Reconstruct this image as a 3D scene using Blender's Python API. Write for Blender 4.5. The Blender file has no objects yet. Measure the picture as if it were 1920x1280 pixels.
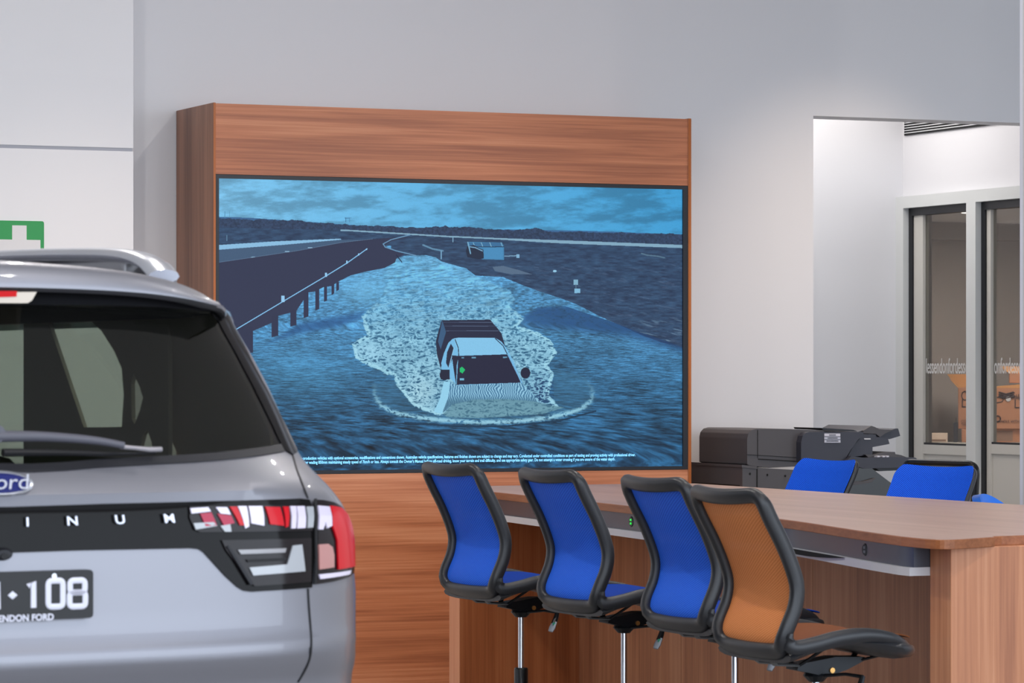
import bpy, bmesh, math, random
import numpy as np
from mathutils import Vector, Matrix

# ------------------------------------------------------------------ camera, world, lights
S = bpy.context.scene
C = S.collection
F = 6400.0            # focal length in pixels of the 1920 px wide frame
H = 1.57              # camera height
cam_d = bpy.data.cameras.new('camera')
cam = bpy.data.objects.new('camera', cam_d); C.objects.link(cam)
cam.location = (0, 0, H); cam.rotation_euler = (math.pi/2, 0, 0)
cam_d.sensor_width = 36.0; cam_d.lens = F*36.0/1920.0
cam_d.shift_y = 60.0/1920.0
cam_d.clip_end = 200
cam_d.dof.use_dof = True; cam_d.dof.focus_distance = 15.0; cam_d.dof.aperture_fstop = 12.0
S.camera = cam
S.view_settings.view_transform = 'Standard'; S.view_settings.look = 'None'
S.view_settings.exposure = 0.0; S.view_settings.gamma = 1.0
S.view_settings.use_curve_mapping = False

TH = math.radians(23.7); c_, s_ = math.cos(TH), math.sin(TH)   # the room is turned against the camera
def W(u, v, z=0.0): return Vector((u*c_ - v*s_, u*s_ + v*c_, z))
def on_v(x, y, v):                      # a pixel's point on the wall-parallel plane v -> (u, z)
    a = (x-960)/F; d = v/(c_ - a*s_); return d*(a*c_ + s_), H - (y-700)/F*d
def on_u(x, y, u):                      # on a plane across the room -> (v, z)
    a = (x-960)/F; d = u/(a*c_ + s_); return d*(c_ - a*s_), H - (y-700)/F*d
def on_z(x, y, z):                      # on a level plane -> (u, v)
    a = (x-960)/F; d = (H-z)*F/(y-700); return d*(a*c_ + s_), d*(c_ - a*s_)
def at_d(x, d):                         # at a distance -> (u, v)
    a = (x-960)/F; return d*(a*c_ + s_), d*(c_ - a*s_)

world = bpy.data.worlds.new('daylight'); S.world = world; world.use_nodes = True
wn = world.node_tree.nodes; wl = world.node_tree.links
bg = wn['Background']; bg.inputs['Strength'].default_value = 1.35
tc = wn.new('ShaderNodeTexCoord'); sx = wn.new('ShaderNodeSeparateXYZ'); rp = wn.new('ShaderNodeValToRGB')
wl.new(tc.outputs['Generated'], sx.inputs[0]); wl.new(sx.outputs['Z'], rp.inputs['Fac']); wl.new(rp.outputs['Color'], bg.inputs['Color'])
rp.color_ramp.elements[0].position = 0.0; rp.color_ramp.elements[0].color = (0.50, 0.50, 0.50, 1)
rp.color_ramp.elements[1].position = 0.25; rp.color_ramp.elements[1].color = (0.72, 0.80, 0.95, 1)

def lamp(name, kind, u, v, z, power, color, size=0.3, tgt=None, size_y=None, spot=None, blend=0.8):
    l = bpy.data.lights.new(name, kind); l.energy = power; l.color = color
    if kind == 'AREA':
        l.shape = 'RECTANGLE' if size_y else 'DISK'; l.size = size
        if size_y: l.size_y = size_y
    else: l.shadow_soft_size = size
    if kind == 'SPOT': l.spot_size = math.radians(spot); l.spot_blend = blend
    o = bpy.data.objects.new(name, l); C.objects.link(o); o.location = W(u, v, z)
    d = (W(*tgt) - o.location) if tgt else Vector((0, 0, -1))
    o.rotation_euler = d.to_track_quat('-Z', 'Y').to_euler()
    return o
WARM = (1.0, 0.80, 0.62); NEUT = (1.0, 0.95, 0.9); COOL = (0.76, 0.87, 1.0)
# ceiling downlights of the showroom (outside the frame, above)
for i, (u, v, p) in enumerate([(2.6, 13.9, 55), (4.6, 13.9, 40), (6.6, 13.6, 40), (8.9, 14.6, 60)]):
    lamp('wall_washer', 'SPOT', u, v, 4.55, p*5.6, WARM, 0.06, (u+0.05, v+0.75, 0.0), spot=75, blend=1.0)
for i, (u, v) in enumerate([(2.6, 4.3), (4.2, 3.4), (0.9, 6.9), (5.8, 6.2), (6.2, 9.4), (6.6, 12.2), (8.8, 10.2), (3.2, 9.6), (3.2, 12.0)]):
    lamp('downlight', 'AREA', u, v, 4.55, 40, NEUT, 0.08)
# daylight from the shopfront glazing behind and left of the camera
lamp('shopfront_daylight', 'AREA', 7.0, -5.0, 2.9, 1520, COOL, 30.0, (5.0, 12, 1.4), size_y=5.0)
# added fill that brightens the dark office, and a lamp in the passage
lamp('office_fill_light', 'AREA', 12.2, 18.8, 2.55, 44, NEUT, 0.9, size_y=0.9)
lamp('passage_light', 'AREA', 9.3, 17.2, 3.5, 27, NEUT, 1.6, size_y=1.0)

# ------------------------------------------------------------------ materials
M = {}
def new_mat(name):
    m = bpy.data.materials.new(name); m.use_nodes = True; M[name] = m
    return m, m.node_tree.nodes, m.node_tree.links, m.node_tree.nodes['Principled BSDF']
def srgb(r, g, b):
    f = lambda q: (q/255/12.92) if q/255 <= 0.04045 else ((q/255+0.055)/1.055)**2.4
    return (f(r), f(g), f(b), 1)
def plain(name, rgb, rough=0.5, metal=0.0, coat=0.0, emit=None, estr=0.0, bump=0.0, bscale=200, var=0.0, spec=0.5):
    m, n, l, p = new_mat(name); col = srgb(*rgb)
    p.inputs['Base Color'].default_value = col; p.inputs['Roughness'].default_value = rough
    p.inputs['Metallic'].default_value = metal; p.inputs['Coat Weight'].default_value = coat
    p.inputs['Specular IOR Level'].default_value = spec
    if emit: p.inputs['Emission Color'].default_value = srgb(*emit); p.inputs['Emission Strength'].default_value = estr
    t = n.new('ShaderNodeTexCoord'); q = n.new('ShaderNodeTexNoise'); q.inputs['Scale'].default_value = bscale
    l.new(t.outputs['Object'], q.inputs['Vector'])
    if var > 0:
        mx = n.new('ShaderNodeMixRGB'); mx.blend_type = 'MULTIPLY'; mx.inputs[0].default_value = var
        mx.inputs[1].default_value = col; l.new(q.outputs['Fac'], mx.inputs[2]); l.new(mx.outputs[0], p.inputs['Base Color'])
    if bump > 0:
        b = n.new('ShaderNodeBump'); b.inputs['Strength'].default_value = bump; b.inputs['Distance'].default_value = 0.002
        l.new(q.outputs['Fac'], b.inputs['Height']); l.new(b.outputs[0], p.inputs['Normal'])
    return m
def wood(name, dark, mid, light, grain='x', rough=0.45, seed=0.0, across=9.0, along=0.5):
    m, n, l, p = new_mat(name)
    t = n.new('ShaderNodeTexCoord'); mp = n.new('ShaderNodeMapping'); l.new(t.outputs['Object'], mp.inputs['Vector'])
    sc = {'x': (along, across, across), 'z': (across, across, along), 'y': (across, along, across)}[grain]
    mp.inputs['Scale'].default_value = sc; mp.inputs['Location'].default_value = (seed, seed*1.7, seed*0.6)
    a = n.new('ShaderNodeTexNoise'); a.inputs['Scale'].default_value = 1.0; a.inputs['Detail'].default_value = 3; a.inputs['Distortion'].default_value = 0.6
    l.new(mp.outputs[0], a.inputs['Vector'])
    mp2 = n.new('ShaderNodeMapping'); mp2.inputs['Scale'].default_value = tuple(x*(7 if x > 1 else 2.2) for x in sc); l.new(t.outputs['Object'], mp2.inputs['Vector'])
    b = n.new('ShaderNodeTexNoise'); b.inputs['Scale'].default_value = 1.0; b.inputs['Detail'].default_value = 6; b.inputs['Roughness'].default_value = 0.65; b.inputs['Distortion'].default_value = 0.3
    l.new(mp2.outputs[0], b.inputs['Vector'])
    mx = n.new('ShaderNodeMath'); mx.operation = 'MULTIPLY_ADD'; mx.inputs[1].default_value = 0.55
    ad = n.new('ShaderNodeMath'); ad.operation = 'MULTIPLY'; ad.inputs[1].default_value = 0.45
    l.new(b.outputs['Fac'], ad.inputs[0]); l.new(a.outputs['Fac'], mx.inputs[0]); l.new(ad.outputs[0], mx.inputs[2])
    r = n.new('ShaderNodeValToRGB'); l.new(mx.outputs[0], r.inputs['Fac']); e = r.color_ramp.elements
    e[0].position = 0.36; e[0].color = srgb(*dark); e[1].position = 0.64; e[1].color = srgb(*light)
    k = e.new(0.5); k.color = srgb(*mid)
    l.new(r.outputs['Color'], p.inputs['Base Color']); p.inputs['Roughness'].default_value = rough
    return m
def glassy(name, tint, rough=0.02, refl=1.0, ior=1.5):
    m, n, l, p = new_mat(name); out = n['Material Output']
    tr = n.new('ShaderNodeBsdfTransparent'); tr.inputs[0].default_value = (*tint, 1)
    gl = n.new('ShaderNodeBsdfGlossy'); gl.inputs['Roughness'].default_value = rough; gl.inputs['Color'].default_value = (refl, refl, refl, 1)
    lw = n.new('ShaderNodeLayerWeight'); lw.inputs['Blend'].default_value = 0.5; pw_ = n.new('ShaderNodeMath'); pw_.operation = 'POWER'; pw_.inputs[1].default_value = 5.0
    fr = n.new('ShaderNodeMath'); fr.operation = 'MULTIPLY_ADD'; f0 = ((ior-1)/(ior+1))**2; fr.inputs[1].default_value = 1-f0; fr.inputs[2].default_value = f0
    l.new(lw.outputs['Facing'], pw_.inputs[0]); l.new(pw_.outputs[0], fr.inputs[0])
    mx = n.new('ShaderNodeMixShader'); l.new(fr.outputs[0], mx.inputs[0]); l.new(tr.outputs[0], mx.inputs[1]); l.new(gl.outputs[0], mx.inputs[2])
    l.new(mx.outputs[0], out.inputs['Surface']); return m
def weave(name, rgb, rgb2, alpha=0.0, scale=1.0):
    m, n, l, p = new_mat(name); out = n['Material Output']
    t = n.new('ShaderNodeTexCoord'); mp = n.new('ShaderNodeMapping'); mp.inputs['Scale'].default_value = (170*scale, 170*scale, 170*scale)
    mp.inputs['Rotation'].default_value = (0.5, 0, 0)
    l.new(t.outputs['Object'], mp.inputs['Vector'])
    w1 = n.new('ShaderNodeTexWave'); w1.wave_type = 'BANDS'; w1.bands_direction = 'Z'; w1.inputs['Scale'].default_value = 0.25; w1.inputs['Distortion'].default_value = 0.6
    l.new(mp.outputs[0], w1.inputs['Vector'])
    q = n.new('ShaderNodeTexNoise'); q.inputs['Scale'].default_value = 420; l.new(t.outputs['Object'], q.inputs['Vector'])
    ad = n.new('ShaderNodeMath'); ad.operation = 'MULTIPLY_ADD'; ad.inputs[1].default_value = 0.6; l.new(q.outputs['Fac'], ad.inputs[0])
    m2 = n.new('ShaderNodeMath'); m2.operation = 'MULTIPLY'; m2.inputs[1].default_value = 0.4; l.new(w1.outputs['Fac'], m2.inputs[0]); l.new(m2.outputs[0], ad.inputs[2])
    r = n.new('ShaderNodeValToRGB'); r.color_ramp.elements[0].position = 0.3; r.color_ramp.elements[0].color = srgb(*rgb2)
    r.color_ramp.elements[1].position = 0.7; r.color_ramp.elements[1].color = srgb(*rgb)
    l.new(ad.outputs[0], r.inputs[0]); l.new(r.outputs[0], p.inputs['Base Color'])
    p.inputs['Roughness'].default_value = 0.7; p.inputs['Specular IOR Level'].default_value = 0.15
    if alpha > 0:
        tr = n.new('ShaderNodeBsdfTransparent'); mx = n.new('ShaderNodeMixShader'); mx.inputs[0].default_value = 1-alpha
        l.new(tr.outputs[0], mx.inputs[1]); l.new(p.outputs[0], mx.inputs[2]); l.new(mx.outputs[0], out.inputs['Surface'])
    return m

plain('wall_paint', (216, 216, 220), 0.6, bump=0.05, bscale=300)
plain('wall_paint_left', (226, 225, 228), 0.6, bump=0.05, bscale=300)
plain('column_white', (224, 230, 244), 0.35)
plain('ceiling_paint', (225, 225, 225), 0.8)
plain('floor_tile', (150, 148, 146), 0.25, var=0.15, bscale=3)
plain('groove', (160, 162, 172), 0.6)
wood('walnut_across', (146, 84, 54), (182, 112, 74), (204, 138, 100), 'x', seed=3.1, across=14.0, along=0.55)
wood('walnut_up', (122, 84, 66), (152, 108, 86), (176, 128, 102), 'z', seed=1.3, across=9.0)
wood('walnut_edge', (150, 78, 20), (168, 92, 30), (186, 106, 42), 'z', seed=5, across=20)
wood('walnut_table_up', (164, 104, 72), (192, 128, 90), (210, 150, 112), 'z', seed=7.7, across=9)
wood('walnut_table_dark', (146, 80, 40), (172, 98, 54), (188, 116, 70), 'z', seed=2.2, across=11)
wood('walnut_panel_lit', (205, 140, 108), (218, 154, 120), (228, 168, 134), 'z', seed=4.2, across=12)
wood('walnut_top', (152, 120, 105), (164, 132, 117), (174, 142, 128), 'y', rough=0.33, seed=9.4, across=8)
wood('walnut_top_edge', (128, 74, 40), (150, 90, 52), (168, 106, 66), 'y', seed=2.4, across=14)
plain('bezel_black', (14, 16, 26), 0.45)
plain('green_sign', (0, 140, 60), 0.4)
plain('sign_white', (214, 212, 214), 0.5)
plain('channel_metal', (90, 96, 108), 0.32, metal=0.7)
plain('channel_black', (24, 26, 30), 0.5)
plain('lip_white', (205, 206, 210), 0.35)
plain('led_green', (20, 160, 60), 0.3, emit=(30, 235, 70), estr=1.0)
plain('outlet_black', (16, 17, 20), 0.4)
plain('frame_grey', (205, 208, 208), 0.4)
plain('sash_grey', (196, 194, 188), 0.5)
plain('gasket_black', (6, 7, 16), 0.4)
plain('office_wall', (176, 166, 160), 0.8)
plain('vent_white', (215, 217, 220), 0.5)
plain('vent_dark', (15, 16, 18), 0.8)
plain('cardboard', (196, 138, 104), 0.85, var=0.12, bscale=30)
plain('cardboard_inside', (214, 152, 92), 0.85)
plain('cardboard_tape', (150, 118, 100), 0.5)
plain('print_dark', (60, 44, 44), 0.8)
plain('dark_item', (58, 58, 66), 0.6)
plain('white_item', (236, 214, 196), 0.6)
plain('etch_white', (226, 226, 226), 0.9)
plain('stool_plastic', (37, 38, 42), 0.34, bump=0.15, bscale=900)
plain('stool_metal_dark', (30, 32, 36), 0.35, metal=0.5)
plain('stool_metal_grey', (120, 122, 124), 0.4, metal=0.6)
plain('chrome', (225, 228, 236), 0.12, metal=1.0)
plain('brass', (220, 170, 100), 0.3, metal=0.8)
plain('lever_grey', (150, 156, 168), 0.4)
plain('lever_mark', (40, 150, 120), 0.5)
weave('mesh_blue', (58, 124, 246), (34, 88, 220), 0.10)
weave('mesh_orange', (240, 158, 100), (214, 128, 72), 0.12)
weave('mesh_blue_front', (22, 100, 236), (8, 48, 160), 0.0, 1.3)
weave('seat_orange', (132, 74, 36), (84, 44, 22), 0.0)
weave('seat_blue', (10, 66, 170), (4, 36, 116), 0.0)
weave('mesh_grey', (150, 146, 142), (110, 108, 106), 0.35)
plain('blue_shell', (0, 112, 226), 0.35)
plain('orange_shell', (222, 130, 50), 0.5)
plain('copier_grey', (76, 73, 76), 0.5, bump=0.2, bscale=700)
plain('copier_dark', (50, 51, 62), 0.45, bump=0.2, bscale=700)
plain('copier_black', (18, 19, 20), 0.25)
plain('label_white', (206, 204, 214), 0.5)
plain('hole_and_shade_black', (4, 4, 5), 0.9)
# car
plain('car_silver', (137, 137, 145), 0.42, metal=0.6, coat=0.55)
plain('car_chrome', (226, 230, 240), 0.22, metal=0.75, coat=0.6)
plain('rail_grey', (150, 148, 150), 0.35, metal=0.5)
plain('gloss_black', (20, 19, 20), 0.06, spec=0.12)
plain('seam_black', (10, 10, 16), 0.6)
plain('rubber', (26, 27, 34), 0.55)
plain('wiper_plastic', (88, 88, 98), 0.45)
plain('wiper_tip', (160, 156, 162), 0.35, metal=0.3)
plain('lamp_black', (28, 22, 25), 0.10, spec=0.25)
plain('lamp_and_reflection_red', (206, 4, 26), 0.2, coat=0.15, spec=0.2)
plain('reflection_red_soft', (180, 50, 78), 0.2, coat=0.15, spec=0.2)
plain('lamp_and_reflection_white', (226, 218, 240), 0.10, coat=1.0)
plain('lamp_pink', (186, 128, 124), 0.2, coat=1.0)
plain('lamp_and_reflection_grey', (168, 172, 178), 0.25, coat=1.0)
plain('stop_red', (206, 4, 12), 0.35, spec=0.15)
plain('stop_housing', (190, 178, 164), 0.3, metal=0.3)
plain('badge_blue', (10, 26, 104), 0.2, coat=1.0)
plain('letter_chrome', (222, 226, 240), 0.3, metal=0.4)
plain('plate_black', (18, 18, 22), 0.45)
plain('plate_white', (226, 226, 240), 0.4)
plain('interior_dark', (34, 30, 30), 0.9)
plain('interior_trim', (168, 156, 140), 0.9)
plain('interior_grey', (74, 70, 66), 0.9)
plain('tyre', (22, 22, 22), 0.8)
glassy('rear_glass_tint', (0.34, 0.37, 0.33), refl=1.0, ior=1.6)
glassy('side_glass_tint', (0.62, 0.72, 0.64), refl=0.6)
glassy('windscreen_tint', (0.80, 0.95, 0.90), refl=0.6)
glassy('clear_glass', (0.80, 0.79, 0.77), refl=0.8)
glassy('etched_band', (0.86, 0.85, 0.84), rough=0.6, refl=1.0)

def film(name, rgb, op):
    m, n, l, p = new_mat(name); out = n['Material Output']; p.inputs['Base Color'].default_value = srgb(*rgb); p.inputs['Roughness'].default_value = 0.8
    tr = n.new('ShaderNodeBsdfTransparent'); mx = n.new('ShaderNodeMixShader'); mx.inputs[0].default_value = op
    l.new(tr.outputs[0], mx.inputs[1]); l.new(p.outputs[0], mx.inputs[2]); l.new(mx.outputs[0], out.inputs['Surface'])
film('etch_film', (230, 230, 230), 0.5)

# ------------------------------------------------------------------ mesh helpers
class MB:
    def __init__(s): s.v = []; s.f = []
    def add(s, vs, fs):
        b = len(s.v); s.v += [tuple(map(float, q)) for q in vs]; s.f += [tuple(b+i for i in q) for q in fs]; return s
    def box(s, x0, x1, y0, y1, z0, z1, r=0.0):
        if r <= 0:
            return s.add([(x0,y0,z0),(x1,y0,z0),(x1,y1,z0),(x0,y1,z0),(x0,y0,z1),(x1,y0,z1),(x1,y1,z1),(x0,y1,z1)],
                         [(0,3,2,1),(4,5,6,7),(0,1,5,4),(1,2,6,5),(2,3,7,6),(3,0,4,7)])
        bm = bmesh.new(); bmesh.ops.create_cube(bm, size=1)
        for q in bm.verts: q.co = Vector(((x0+x1)/2+q.co.x*(x1-x0), (y0+y1)/2+q.co.y*(y1-y0), (z0+z1)/2+q.co.z*(z1-z0)))
        bmesh.ops.bevel(bm, geom=bm.edges[:], offset=r, segments=3, profile=0.5, affect='EDGES')
        s.addbm(bm); return s
    def addbm(s, bm):
        bm.verts.index_update(); s.add([q.co[:] for q in bm.verts], [[q.index for q in f.verts] for f in bm.faces]); bm.free()
    def prism(s, poly, a0, a1, axis='y'):          # outline extruded along an axis
        n = len(poly)
        def P(p, a): return {'y': (p[0], a, p[1]), 'x': (a, p[0], p[1]), 'z': (p[0], p[1], a)}[axis]
        vs = [P(p, a0) for p in poly] + [P(p, a1) for p in poly]
        fs = [tuple(range(n)), tuple(range(2*n-1, n-1, -1))] + [(i, i+n, (i+1) % n+n, (i+1) % n) for i in range(n)]
        return s.add(vs, fs)
    def tube(s, pts, rad, seg=10, squash=None, closed=False, up=(0, 0, 1)):
        pts = [Vector(p) for p in pts]; n = len(pts); rad = rad if isinstance(rad, (list, tuple)) else [rad]*n
        vs = []; fs = []
        for i, p in enumerate(pts):
            a = pts[(i-1) % n] if (closed or i > 0) else p; b = pts[(i+1) % n] if (closed or i < n-1) else p
            t = (b-a).normalized(); q = t.cross(Vector(up))
            if q.length < 1e-4: q = t.cross(Vector((0, 1, 0)))
            q.normalize(); w = q.cross(t).normalized(); k1, k2 = (1, 1) if squash is None else squash
            for j in range(seg):
                an = 2*math.pi*j/seg; vs.append(p + q*math.cos(an)*rad[i]*k1 + w*math.sin(an)*rad[i]*k2)
        m = n if closed else n-1
        for i in range(m):
            for j in range(seg):
                i2 = (i+1) % n; fs.append((i*seg+j, i*seg+(j+1) % seg, i2*seg+(j+1) % seg, i2*seg+j))
        if not closed: fs += [tuple(range(seg-1, -1, -1)), tuple((n-1)*seg+j for j in range(seg))]
        return s.add(vs, fs)
    def lathe(s, prof, cx=0, cy=0, seg=24):
        vs = []; fs = []; n = len(prof)
        for r, z in prof:
            for j in range(seg): vs.append((cx+r*math.cos(2*math.pi*j/seg), cy+r*math.sin(2*math.pi*j/seg), z))
        for i in range(n-1):
            for j in range(seg): fs.append((i*seg+j, i*seg+(j+1) % seg, (i+1)*seg+(j+1) % seg, (i+1)*seg+j))
        fs += [tuple(range(seg-1, -1, -1)), tuple((n-1)*seg+j for j in range(seg))]
        return s.add(vs, fs)
    def grid(s, P, nu, nv):
        vs = [P(i/nu, j/nv) for i in range(nu+1) for j in range(nv+1)]
        fs = [(i*(nv+1)+j, (i+1)*(nv+1)+j, (i+1)*(nv+1)+j+1, i*(nv+1)+j+1) for i in range(nu) for j in range(nv)]
        return s.add(vs, fs)
    def build(s, name, mat, parent=None, smooth=False, loc=None, rotz=0.0, solid=0.0, angle=40):
        me = bpy.data.meshes.new(name); me.from_pydata(s.v, [], s.f); me.validate()
        bm = bmesh.new(); bm.from_mesh(me); bmesh.ops.remove_doubles(bm, verts=bm.verts, dist=1e-5)
        if solid == 0: bmesh.ops.recalc_face_normals(bm, faces=bm.faces)
        bm.to_mesh(me); bm.free()
        me.materials.append(M[mat] if isinstance(mat, str) else mat)
        o = bpy.data.objects.new(name, me); C.objects.link(o)
        if parent: o.parent = parent
        if loc is not None: o.location = loc; o.rotation_euler = (0, 0, rotz)
        if smooth:
            for p in me.polygons: p.use_smooth = True
            try: me.set_sharp_from_angle(angle=math.radians(angle))
            except Exception: pass
        if solid:
            bm = bmesh.new(); bm.from_mesh(me)
            for e in bm.edges:
                if e.is_boundary: e.smooth = False
            bm.to_mesh(me); bm.free()
        if solid: md = o.modifiers.new('thickness', 'SOLIDIFY'); md.thickness = abs(solid); md.offset = -1 if solid > 0 else 1
        return o
def tag(o, label=None, cat=None, group=None, kind=None):
    if label: o['label'] = label
    if cat: o['category'] = cat
    if group: o['group'] = group
    if kind: o['kind'] = kind
    return o
def empty(name, loc, rotz=0.0, label=None, cat=None, group=None, kind=None):
    o = bpy.data.objects.new(name, None); C.objects.link(o); o.location = loc; o.rotation_euler = (0, 0, rotz); o.empty_display_size = 0.1
    return tag(o, label, cat, group, kind)
def room(name, u, v, z=0.0, turn=0.0, **k): return empty(name, W(u, v, z), TH+turn, **k)
def struct(name, mb, mat, label=None, cat=None):     # part of the setting, mesh written in room (u, v, z)
    o = mb.build(name, mat, None); o.rotation_euler = (0, 0, TH); o['kind'] = 'structure'
    return tag(o, label, cat)
def text_mesh(body, size, extrude=0.001, bold=0.0, shear=0.0, ax='CENTER', sx=1.0, spacing=1.0):
    cu = bpy.data.curves.new('t', 'FONT'); cu.body = body; cu.size = size; cu.extrude = extrude; cu.offset = bold; cu.shear = shear
    cu.align_x = ax; cu.align_y = 'CENTER'; cu.resolution_u = 3; cu.space_character = spacing
    o = bpy.data.objects.new('t', cu); C.objects.link(o); bpy.context.view_layer.update()
    me = bpy.data.meshes.new_from_object(o.evaluated_get(bpy.context.evaluated_depsgraph_get()))
    vs = [(v.co.x*sx, v.co.y, v.co.z) for v in me.vertices]; fs = [tuple(p.vertices) for p in me.polygons]
    bpy.data.objects.remove(o); bpy.data.curves.remove(cu); bpy.data.meshes.remove(me)
    return vs, fs
def round_poly(pts, r, seg=5):                      # rounds every corner of an outline; r number or list
    out = []; n = len(pts); rs = r if isinstance(r, (list, tuple)) else [r]*n
    for i in range(n):
        p = Vector(pts[i][:2]); a = Vector(pts[i-1][:2])-p; b = Vector(pts[(i+1) % n][:2])-p
        if rs[i] <= 0: out.append(tuple(p)); continue
        k = min(rs[i], a.length*0.49, b.length*0.49); A = p+a.normalized()*k; B = p+b.normalized()*k
        for j in range(seg+1):
            t = j/seg; out.append(tuple(A*(1-t)**2 + p*2*t*(1-t) + B*t*t))
    return out
def catmull(pts, n=6):
    P = [np.array(p, float) for p in pts]; P = [2*P[0]-P[1]]+P+[2*P[-1]-P[-2]]; out = []
    for i in range(1, len(P)-2):
        for k in range(n):
            t = k/n; a, b, c, d = P[i-1:i+3]
            out.append(0.5*((2*b)+(-a+c)*t+(2*a-5*b+4*c-d)*t*t+(-a+3*b-3*c+d)*t**3))
    out.append(P[-2]); return [tuple(q) for q in out]

# ------------------------------------------------------------------ the setting
VW = 15.99                                          # main wall plane
VL = 15.60                                          # left wall section, a little nearer
uj = on_v(1525, 217, VW)[0]; zh = on_v(1525, 217, VW)[1]      # jamb and header of the passage opening
ul = on_v(250, 300, VL)[0]
fl = MB(); fl.box(-14, 24, -6, 26, -0.1, 0.0); struct('floor', fl, 'floor_tile', 'pale grey showroom floor', 'floor')
ce = MB(); ce.box(-6, 18, 1.5, 16.2, 4.6, 4.75); struct('ceiling', ce, 'ceiling_paint', 'white showroom ceiling', 'ceiling')
U0 = 10.34
w = MB(); w.box(ul-0.02, uj, VW, VW+0.2, 0, 4.6); w.box(uj, U0+0.12, VW, VW+0.2, zh, 4.6); w.box(U0+0.12, 18, VW, VW+0.2, 0, 4.6)
struct('wall_back', w, 'wall_paint', 'white back wall with a wide passage opening on the right', 'wall')
zg = on_v(0, 274, VL)[1]
w = MB(); w.box(-6, ul, VL, VL+0.55, 0, zg-0.008); w.box(-6, ul, VL, VL+0.55, zg+0.008, 4.6); w.box(-6, ul-0.008, VL+0.010, VL+0.5, zg-0.009, zg+0.009)
struct('wall_left', w, 'wall_paint_left', 'white left wall section with one horizontal shadow groove', 'wall')
g = MB(); g.box(-6, ul-0.004, VL+0.004, VL+0.02, zg-0.008, zg+0.008); struct('trim_1', g, 'groove', 'grey horizontal groove line in the left wall', 'trim')
# passage behind the opening
U0 = 10.34
D1v = on_u(1693, 370, U0)[0]
w = MB(); w.box(uj-0.6, U0+0.1, D1v, D1v+0.12, 0, 3.6); struct('wall_passage', w, 'wall_paint', 'white end wall of the passage behind the opening', 'wall')
w = MB(); w.box(uj-0.8, U0+0.1, VW+0.2, D1v+0.1, 3.55, 3.65); struct('ceiling_passage', w, 'ceiling_paint', 'white passage ceiling', 'ceiling')
w = MB(); w.box(uj-0.75, uj-0.62, VW+0.2, D1v+0.1, 0, 3.6); struct('wall_passage_left', w, 'wall_paint', 'white left side wall of the passage', 'wall')
zt = on_u(1693, 370, U0)[1]
VN = on_u(2060, 370, U0)[0]
w = MB(); w.box(U0, U0+0.12, VN, D1v, zt, 3.6); w.box(U0, U0+0.12, VW+0.2, VN, 0, 3.6); struct('wall_right', w, 'wall_paint', 'white wall above the glazed office partition', 'wall')
# column at the right edge
uc0, vc0 = at_d(1911.5, 15.35)
w = MB(); w.box(uc0, uc0+0.6, vc0-0.30, vc0, 0, 4.6, 0.004)
o = struct('wall_column', w, 'column_white', 'white square column at the right edge of the showroom', 'column')
w = MB(); w.box(uc0-0.004, uc0+0.001, vc0-0.045, vc0-0.035, 0, 4.6); struct('trim_2', w, 'frame_grey', 'thin vertical bead on the white column', 'trim')

# glazed partition: two window bays in the plane u = U0
def bay(name, x0, x1, xg, xs, xe, first, label):
    """x0..x1 mullion, xg black gasket, xs sash, xe end of the bay (all read on the partition plane)"""
    va = on_u(x0, 600, U0)[0]; vb = on_u(x1, 600, U0)[0]; vg = on_u(xg, 600, U0)[0]; vs = on_u(xs, 600, U0)[0]; ve = on_u(xe, 600, U0)[0]
    base = empty(name, W(U0, ve, 0), TH, label, 'window', None, 'structure')
    L = lambda v: v-ve
    f = MB(); f.box(-0.05, 0.06, L(vb), L(va), 0, zt); f.box(-0.05, 0.06, 0.0, L(vb), zt-0.07, zt); f.build('frame', 'frame_grey', base)
    q = MB(); q.box(-0.012, 0.05, L(vg), L(vb), 0, zt-0.07); q.box(-0.012, 0.05, 0, L(vg), zt-0.115, zt-0.07); q.build('gasket', 'gasket_black', base)
    zs = on_u((x0+xe)/2, 834, U0)[1]
    h = MB(); h.box(0.0, 0.04, L(vs), L(vg), 0, zt-0.115); h.box(0.002, 0.04, 0, L(vs), zs-0.055, zs); h.build('sash', 'sash_grey', base)
    b = MB(); b.box(0.012, 0.04, 0, L(vs), 0, zs-0.055); b.build('lower_panel', 'sash_grey', base)
    p = MB(); p.box(0.018, 0.024, 0, L(vs), zs, zt-0.115); p.build('pane', 'clear_glass', base)
    d = MB(); d.box(0.006, 0.016, 0, L(vs), zs-0.001, zs+0.012); d.build('glazing_bead', 'gasket_black', base)
    return base, ve, vs
b1, ve1, vs1 = bay('window_1', 1693, 1707, 1713.5, 1730.5, 1825.5, True, 'left bay of the grey framed office glazing')
b2, ve2, vs2 = bay('window_2', 1825.5, 1843, 1850, 1857.5, 1990, False, 'right bay of the grey framed office glazing')
zw = on_u(1880, 687, U0)[1]
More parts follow.
